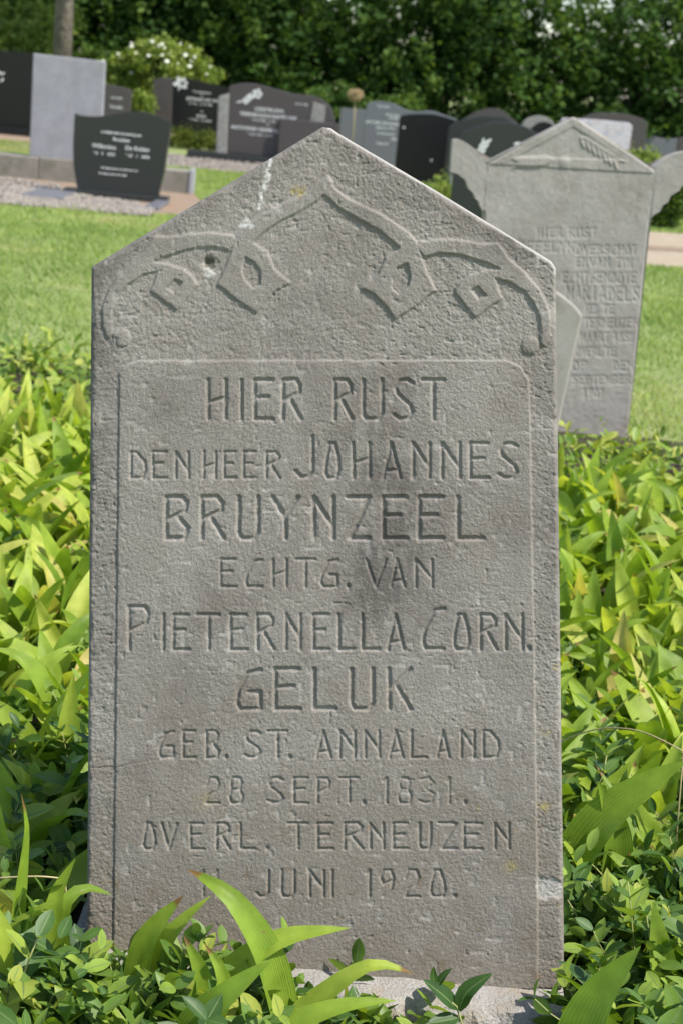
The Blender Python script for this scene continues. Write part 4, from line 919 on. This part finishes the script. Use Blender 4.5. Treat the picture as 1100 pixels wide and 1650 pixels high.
# periwinkle leaf and sprigs
def vinca_leaf(L, W, fold, droop):
    V, UV = [], []; ns = 5
    for i in range(ns + 1):
        t = i / ns; w = W * .5 * (math.sin(math.pi * min(1, max(.02, t) ** .9)) ** .75) + .0008
        if i == ns: w = .0004
        for s in (-1, 0, 1): V.append((s * w, t * L, abs(s) * w * fold - droop * L * t * t)); UV.append((s * .5 + .5, t))
    Fc = [(i * 3 + j, i * 3 + j + 1, (i + 1) * 3 + j + 1, (i + 1) * 3 + j) for i in range(ns) for j in range(2)]
    return np.array(V), np.array(Fc), np.array(UV)
rv = random.Random(23)
VARR = [vinca_leaf(rv.uniform(.036, .056), rv.uniform(.016, .026), rv.uniform(.1, .5), rv.uniform(0, .35)) for _ in range(6)]
VLEAF = [npmesh('leaf', *a[:2], M['vinca'], True, a[2]) for a in VARR]
def sprig_shape(seed, H, lean, big=1.0):
    """stem points and leaf placements (pos, rot matrix, scale, which)"""
    q = random.Random(seed); n = 7; az = q.uniform(0, 6.28); pts = [Vector((0, 0, -.01))]
    tilt = lean * q.uniform(.3, 1); d = Vector((0, 0, 1))
    for i in range(n):
        a = tilt + (i / n) * lean * q.uniform(.3, .9); d = Vector((math.cos(az) * math.sin(a), math.sin(az) * math.sin(a), math.cos(a)))
        pts.append(pts[-1] + d * H / n)
    lv = []; roll = q.uniform(0, 3.14)
    for i in range(1, n + 1):
        k = i / n; tg = (pts[i] - pts[i - 1]).normalized()
        a = tg.orthogonal().normalized(); b = tg.cross(a)
        for sgn in (1, -1):
            an = roll + i * 1.45; out = (a * math.cos(an) + b * math.sin(an)) * sgn
            el = q.uniform(.25, .6) + .55 * max(0, k - .75) * 2
            yv = (out * math.cos(el) + tg * math.sin(el)).normalized(); xv = yv.cross(tg).normalized(); zv = xv.cross(yv).normalized()
            sc_ = big * q.uniform(.75, 1.1) * (1.0 if k < .7 else 1.15 - .5 * (k - .7) / .3)
            if i > 1 or q.random() < .6: lv.append((pts[i] * 1.0, Matrix((xv, yv, zv)).transposed(), sc_, q.randrange(6)))
    return pts, lv
def make_sprig(pts, lv, stem=True):
    r = bpy.data.objects.new('periwinkle_sprig', None); r.empty_display_size = .03
    ch = [bpy.data.objects.new('stem', tube('stem', pts, [.0016 - .0009 * i / len(pts) for i in range(len(pts))], M['stem'], 5))]
    for p, R_, s, w in lv:
        o = bpy.data.objects.new('leaf', VLEAF[w]); m_ = (R_ * s).to_4x4(); m_.translation = p; o.matrix_basis = m_; ch.append(o)
    return r, ch
SPR = [sprig_shape(100 + i, random.Random(i).uniform(.11, .21), random.Random(i + 50).uniform(.25, .9)) for i in range(9)]
PROTO = [make_sprig(*s) for s in SPR]
def place_copy(proto, loc, rz, sc_, label, cat, group, tilt=0.0):
    root, ch = proto; r = root.copy(); COL.objects.link(r); r.location = loc; r.rotation_euler = (tilt, 0, rz); r.scale = (sc_,) * 3
    tag(r, label, cat, group)
    for c in ch:
        d = c.copy(); COL.objects.link(d); d.parent = r
    return r
def make_shoot(seed):
    q = random.Random(seed); r = bpy.data.objects.new('lily_shoot', None); ch = []; n = q.choice((2, 2, 2, 3)); a = q.uniform(0, 6.28)
    for i in range(n):
        o = bpy.data.objects.new('leaf', LEAF[q.randrange(len(LEAF))]); o.rotation_euler = (q.uniform(-.45, .15), q.uniform(-.15, .15), a + i * (6.28 / n) + q.uniform(-.5, .5)); s = q.uniform(.82, 1.12); o.scale = (s, s, s)
        o.location = (0, 0, -.01); ch.append(o)
    return r, ch
SHOOT = [make_shoot(200 + i) for i in range(26)]

def seen(p, margin=25):
    x, y = project(p); return -margin < x < W0 + margin and y < H0 + 60 and p[1] > CAM.y + .4
def hidden(p):
    x, y = project(p); return p[1] > 0.02 and 165 < x < 880 and 215 < y < 1560
def blocked(x, y): return (-.40 < x < .385 and -.10 < y < .26) or (abs(x - G2.x) < .36 and abs(y - G2.y - .05) < .12) or (abs(x - g_lean.x) < .3 and abs(y - g_lean.y - .05) < .1)
g_lean = ground(880, 760)
def lily_here(x, y):
    if y > (3.15 if x < 0 else 2.75) + .25 * math.sin(3 * x): return False
    if x < 0: return y > .42 - .1 * math.sin(9 * x)
    return y > .40
# --- individual lily shoots and the mass beyond what the photo shows
q = random.Random(77); cells = {}; indiv, mass = [], []
tries = 0
while tries < 14000:
    tries += 1
    x = q.uniform(-1.9, 2.1); y = q.uniform(.2, 3.3)
    if not lily_here(x, y) or blocked(x, y): continue
    d = .058 if q.random() < .8 else .045
    key = (int(x / .07), int(y / .07)); near = False
    for i in (-1, 0, 1):
        for j in (-1, 0, 1):
            for (ox, oy) in cells.get((key[0] + i, key[1] + j), ()):
                if (ox - x) ** 2 + (oy - y) ** 2 < d * d: near = True
    if near: continue
    if abs(x) < .42 and y < .34: continue
    cells.setdefault(key, []).append((x, y))
    p = Vector((x, y, .12)); pt = Vector((x, y, .2))
    (indiv if (seen(p) or seen(pt)) and not (hidden(p) and hidden(pt)) else mass).append((x, y))
indiv.sort(key=lambda p: p[1])
mass += indiv[240:]; indiv = indiv[:240]
print('LILY individuals', len(indiv), 'mass', len(mass))
def lily_label(k, x, y):
    n = {2: 'two', 3: 'three'}[len(SHOOT[k][1])]
    w = 'in the bed half shaded by it' if x < 0 else 'in the sunny bed half'
    if y < .9: return f'{n} leaved shoot close behind the gravestone {w}'
    if y < 1.7: return f'{n} leaved shoot amid others behind the gravestone {w}'
    if y < 2.5: return f'{n} leaved shoot well behind the gravestone {w}'
    return (f'{n} leaved broad yellow green shoot at the bed edge nearest the lawn' if x < 0 else f'{n} leaved broad yellow green shoot at the bed edge nearest the pedimented stone')
for x, y in indiv:
    big = 1.0 + .12 * (y > 1.6)
    k_ = q.randrange(26)
    place_copy(SHOOT[k_], (x, y, 0.006), q.uniform(0, 6.28), big * q.uniform(.85, 1.15), lily_label(k_, x, y), 'plant', 'broad leaved shoots in the bed')
def mass_of(name, arrs, items, mat):
    Vs, Fs, Us, Ts = [], [], [], []; b = 0
    for V, Fc, UV, M4, t in items:
        v = V @ np.array(M4.to_3x3()).T + np.array(M4.translation); Vs.append(v); Fs.append(Fc + b); Us.append(UV); Ts.append(np.full(len(V), t)); b += len(V)
    return npmesh(name, np.concatenate(Vs), np.concatenate(Fs), mat, True, np.concatenate(Us), {'tint': np.concatenate(Ts)})
items = []
for x, y in mass:
    a = q.uniform(0, 6.28); s = q.uniform(.85, 1.15)
    for i in range(2):
        M4 = Matrix.Translation((x, y, 0)) @ Matrix.Rotation(a + i * 3.14 + q.uniform(-.5, .5), 4, 'Z') @ Matrix.Rotation(q.uniform(-.1, .25), 4, 'X') @ Matrix.Scale(s, 4)
        items.append((*LARR[q.randrange(len(LARR))], M4, q.random()))
o = link('lily_ground_cover', mass_of('lily_ground_cover', None, items, M['lily_mass'])); tag(o, 'mass of broad pointed leaves filling the rest of the bed', 'ground cover', kind='stuff')

# --- periwinkle: low mass everywhere in the bed, individual sprigs where the photo shows them near
items = []; q = random.Random(88)
def vinca_zone(x, y):
    if blocked(x, y): return 0
    if y < .5: return 1.0 if abs(x) > .33 else .75
    if y < 2.7: return .38
    if y < 4.55 - (x > 0) * .75: return .8
    return 0
for _ in range(6000):
    x = q.uniform(-1.5, 1.6); y = q.uniform(-.62, 4.5)
    if y > .5 and q.random() < .1: continue
    if q.random() > vinca_zone(x, y): continue
    if .02 < x < .36 and y < -.1 and q.random() < .8: continue
    if y < .8 and abs(x) > 1.0: continue
    pts, lv = SPR[q.randrange(9)]
    far = y > 2.5
    hz = q.uniform(.45, .8) if y < 2.7 else q.uniform(.6, 1.0)
    if abs(x) < .38 and y < 0: hz = q.uniform(.4, .75) if x < 0 else q.uniform(.3, .5)
    A = Matrix.Translation((x, y, 0)) @ Matrix.Rotation(q.uniform(0, 6.28), 4, 'Z') @ Matrix.Rotation(q.uniform(-.5, .5), 4, 'X')
    tb = q.random()
    for p, R_, s, w in lv[::(2 if far else 1)]:
        if q.random() < .35: continue
        m_ = (R_ * s * q.uniform(.8, 1.1) * (1.25 if far else 1)).to_4x4(); m_.translation = p * hz
        items.append((*VARR[w], A @ m_, min(1, max(0, .42 * tb + .5 * q.random() + (.38 if far else .06)))))
for _ in range(1300):
    if q.random() < .55: x, y = q.uniform(-.72, .12), q.uniform(-.48, -.09); hz = q.uniform(.6, 1.3)
    else: x, y = q.uniform(.36, .85), q.uniform(-.45, .35); hz = q.uniform(.5, 1.15)
    if blocked(x, y): continue
    if x > -.42 and y > -.13: hz *= .85
    if x > -.1 and x < .13: hz *= .7
    pts, lv = SPR[q.randrange(9)]; A = Matrix.Translation((x, y, 0)) @ Matrix.Rotation(q.uniform(0, 6.28), 4, 'Z') @ Matrix.Rotation(q.uniform(-.4, .4), 4, 'X'); tb = q.random()
    for p, R_, s, w in lv:
        if q.random() < .3: continue
        m_ = (R_ * s * q.uniform(.85, 1.2)).to_4x4(); m_.translation = p * hz
        if x > -.06 and x < .36 and p.z * hz > .085: continue
        items.append((*VARR[w], A @ m_, min(1, max(0, .5 * tb + .5 * q.random() + .08))))
print('vinca leaves', len(items))
o = link('periwinkle_ground_cover', mass_of('periwinkle_ground_cover', None, items, M['vinca_mass'])); tag(o, 'dense low mat of small dark green leaves across the bed', 'ground cover', kind='stuff')
q = random.Random(99); cnt = 0
GRP = 'periwinkle sprigs around the carved gravestone'
LB = 'small leaved green sprig rising from the ground cover near the foot of the carved gravestone'
spots = []
def vinca_label(x, y, s):
    z = 'tall' if s > .85 else 'short'
    if y < -.08 and abs(x) < .37: return z + ' small leaved sprig growing before the pale concrete footing'
    sd_ = 'in the shade' if x < 0 else 'in the sun'
    if y < .2: return f'{z} small leaved sprig {sd_} beside the foot of the carved gravestone'
    return f'{z} small leaved sprig {sd_} among the leaves just behind the carved gravestone'
for _ in range(1500):
    if cnt >= 190: break
    x = q.uniform(-.62, .72); y = q.uniform(-.42, .75)
    if blocked(x, y): continue
    if abs(x) < .42 and -.1 < y < .3: continue
    sc_ = q.uniform(.8, 1.15)
    if -.36 < x < .36:
        if y > -.1: continue
        sc_ = q.uniform(.5, .95) if x < 0 else q.uniform(.4, .65)
        if x > .05 and q.random() < .75: continue
    if not seen(Vector((x, y, .1))): continue
    if x < -.05 and y < -.1: sc_ *= 1.2
    if hidden(Vector((x, y, .1))): continue
    if any((x - a) ** 2 + (y - b) ** 2 < .0011 for a, b in spots): continue
    spots.append((x, y)); cnt += 1
    place_copy(PROTO[q.randrange(9)], (x, y, .006), q.uniform(0, 6.28), sc_, vinca_label(x, y, sc_), 'plant', GRP)
print('sprigs', cnt)

q = random.Random(131); fs = []
for x0, x1, y0, y1, n_, lab in ((-.64, .03, -.42, -.12, 24, 'leaved shoot among the small leaves before the pale concrete footing'), (.41, .74, -.40, .34, 14, 'leaved shoot in the sun beside the foot of the carved gravestone'), (-.74, -.43, -.30, .36, 12, 'leaved shoot in the shade beside the foot of the carved gravestone')):
    k = 0
    for _ in range(400):
        x, y = q.uniform(x0, x1), q.uniform(y0, y1)
        if k >= n_ or blocked(x, y) or any((x - a) ** 2 + (y - b) ** 2 < .0045 for a, b in fs) or not seen(Vector((x, y, .14))): continue
        fs.append((x, y)); k += 1; j = q.randrange(26)
        place_copy(SHOOT[j], (x, y, .006), q.uniform(0, 6.28), q.uniform(.8, 1.05) if x0 > -.6 or x1 < 0 else q.uniform(.7, .95), {2: 'two ', 3: 'three '}[len(SHOOT[j][1])] + lab, 'plant', 'broad leaved shoots in the bed')
# --- hand placed foreground blades (traced from the photo, each at its own distance)
def shoot(label, blades):
    """blades: list of (width px, [(px,py,Y)...], facing, fold, roll)"""
    p_ = blades[0][1][0]; pts0 = at(*p_) if p_[2] is not None else ground(p_[0], p_[1], .05); r = empty('lily_shoot', (pts0.x, pts0.y, 0)); tag(r, label, 'plant', 'broad leaved shoots in the bed')
    for wpx, pl, fc, fold, roll in blades:
        pl = [(p[0], p[1], p[2] if p[2] is not None else ground(pl[0][0], pl[0][1], .05).y) for p in pl]
        P3 = [at(*p) for p in pl]; w = wpx / F * (P3[len(P3) // 2] - CAM).dot(fw)
        b = P3[0]
        if b.z > .03: P3 = [Vector((b.x + (b.x - P3[1].x) * .15, b.y, 0.0))] + P3
        o = link('leaf', blade_curve('leaf', [p - Vector((pts0.x, pts0.y, 0)) for p in P3], w, fc, M['lily'], fold, roll=roll), r)
FR = (0, -1, .5); UP_ = (.2, -.5, 1)
shoot('tall shoot with an arching broad leaf crossing before the last line of the inscription', [
    (58, [(458, 1660, -.17), (432, 1545, -.17), (385, 1462, -.16), (345, 1425, -.15), (301, 1400, -.13)], (.6, -.6, .6), .35, -.3), (50, [(350, 1665, -.19), (360, 1585, -.17), (450, 1515, -.16), (565, 1495, -.15)], (-.2, -.5, 1), .3, .2)])
shoot('shoot with two short upright leaves before the lower left of the inscription', [
    (50, [(225, 1560, -.14), (245, 1500, -.14), (297, 1442, -.14)], (-.5, -.8, .3), .25, .2), (40, [(262, 1540, -.12), (295, 1485, -.12), (341, 1443, -.11)], (-.3, -.8, .5), .3, -.3)])
shoot('shoot with broad low leaf spreading over the pale footing', [
    (62, [(305, 1670, -.27), (370, 1600, -.27), (440, 1545, -.25)], (-.6, -.6, .6), .3, .3), (46, [(290, 1665, -.22), (330, 1590, -.21), (296, 1506, -.20)], (-.3, -.9, .3), .3, .4), (44, [(330, 1668, -.24), (362, 1585, -.24), (330, 1520, -.23)], (.3, -.9, .2), .4, 0)])
shoot('shoot with long leaves reaching right across the pale footing', [
    (46, [(470, 1660, -.20), (530, 1600, -.20), (600, 1556, -.20), (668, 1570, -.19)], (-.1, -.5, 1), .3, -.2), (44, [(440, 1680, -.26), (540, 1625, -.26), (640, 1612, -.25)], (0, -.5, 1), .3, 0)])
shoot('shoot left of the gravestone with a leaf tip touching its edge', [
    (40, [(85, 1600, -.12), (88, 1510, -.11), (92, 1440, -.10), (123, 1382, -.10)], (-.4, -.9, .2), .35, .5), (36, [(95, 1580, -.10), (100, 1470, -.09), (135, 1432, -.07), (181, 1442, -.05)], (0, -.6, 1), .3, 0), (40, [(18, 1515, -.12), (50, 1478, -.12), (88, 1448, -.12)], (-.3, -.7, .7), .3, 0)])
shoot('single narrow upright leaf left of the gravestone', [(28, [(25, 1500, -.10), (35, 1400, -.09), (42, 1330, -.09), (34, 1278, -.09)], (.4, -.9, .1), .4, .8)])
shoot('pale broad leaf rising at the corner of the bed', [(60, [(20, 1600, -.20), (8, 1520, -.20), (-20, 1440, -.20)], (.5, -.8, .3), .25, 0)])
shoot('large broad leaf right of the gravestone spreading towards the bed edge', [
    (70, [(905, 1420, None), (960, 1330, None), (1040, 1265, None), (1110, 1224, None)], (-.3, -.6, .8), .25, .1), (52, [(985, 1420, None), (990, 1340, None), (962, 1258, None)], (.2, -1, .1), .45, .2)])
shoot('upright blotched leaf with brown holes at the bottom right of the bed', [(78, [(930, 1680, -.22), (965, 1600, -.21), (1032, 1524, -.20)], (-.5, -.8, .4), .25, .2)])
shoot('short bright yellow leaf pointing towards the gravestone', [(50, [(1150, 1640, -.16), (1110, 1590, -.16), (1070, 1572, -.16)], (-.2, -.6, 1), .3, 0)])
shoot('shaded broad upright leaf beside the left edge of the gravestone', [
    (40, [(110, 1245, None), (112, 1160, None), (119, 1085, None)], (.2, -1, .1), .35, 0), (38, [(70, 1215, None), (105, 1140, None), (150, 1075, None)], (-.4, -.8, .4), .3, 0), (34, [(92, 1320, None), (110, 1275, None), (141, 1258, None)], (-.3, -.7, .8), .3, 0)])
shoot('arching leaf with bright upper side left of the gravestone', [(40, [(90, 1175, None), (70, 1105, None), (30, 1058, None), (-15, 1045, None)], (.2, -.5, 1), .3, 0), (46, [(50, 1220, None), (25, 1170, None), (-20, 1120, None)], (.4, -.8, .5), .3, 0)])
# two leafed sprig before the footing
r = empty('periwinkle_sprig', at(742, 1660, -.14)); tag(r, 'lone four leaved sprig standing before the pale concrete footing', 'plant')
b0 = r.location.copy()
link('stem', tube('stem', [Vector((0, 0, -b0.z)), Vector((.004, 0, 0)), at(735, 1622, -.14) - b0, at(700, 1590, -.14) - b0], [.002, .0018, .0014, .001], M['stem'], 5), r)
for wpx, pl in ((30, [(735, 1625, -.14), (712, 1603, -.145), (680, 1578, -.15)]), (30, [(738, 1628, -.14), (752, 1598, -.14), (793, 1568, -.14)]), (14, [(700, 1590, -.14), (697, 1572, -.14), (698, 1556, -.14)]), (13, [(702, 1590, -.14), (714, 1572, -.14), (728, 1560, -.14)]), (26, [(738, 1640, -.14), (712, 1645, -.15), (684, 1650, -.16)])):
    P3 = [at(*p) - b0 for p in pl]; link('leaf', blade_curve('leaf', P3, wpx / F * 1.95, (0, -.6, 1), M['vinca'], .35, 8, 2), r)
# dry trailing stems
for i, (pl, lab) in enumerate((([(890, 1200, .55), (960, 1175, .5), (1030, 1178, .45), (1100, 1210, .4)], 'thin dry stem arching over the leaves right of the gravestone'),
        ([(-10, 1415, -.05), (60, 1412, -.05), (105, 1416, -.04)], 'thin pale stem lying across the shaded leaves left of the gravestone'))):
    P3 = [at(*p) for p in smooth_curve(pl)]; o = P3[0].copy()
    P3 = [Vector((P3[0].x, P3[0].y, .01))] + P3 + [Vector((P3[-1].x + .02, P3[-1].y, .01))]
    ob = link('dry_stem', tube('dry_stem', P3, [.0013] * len(P3), M['dry_stem'], 5)); tag(ob, lab, 'stem')
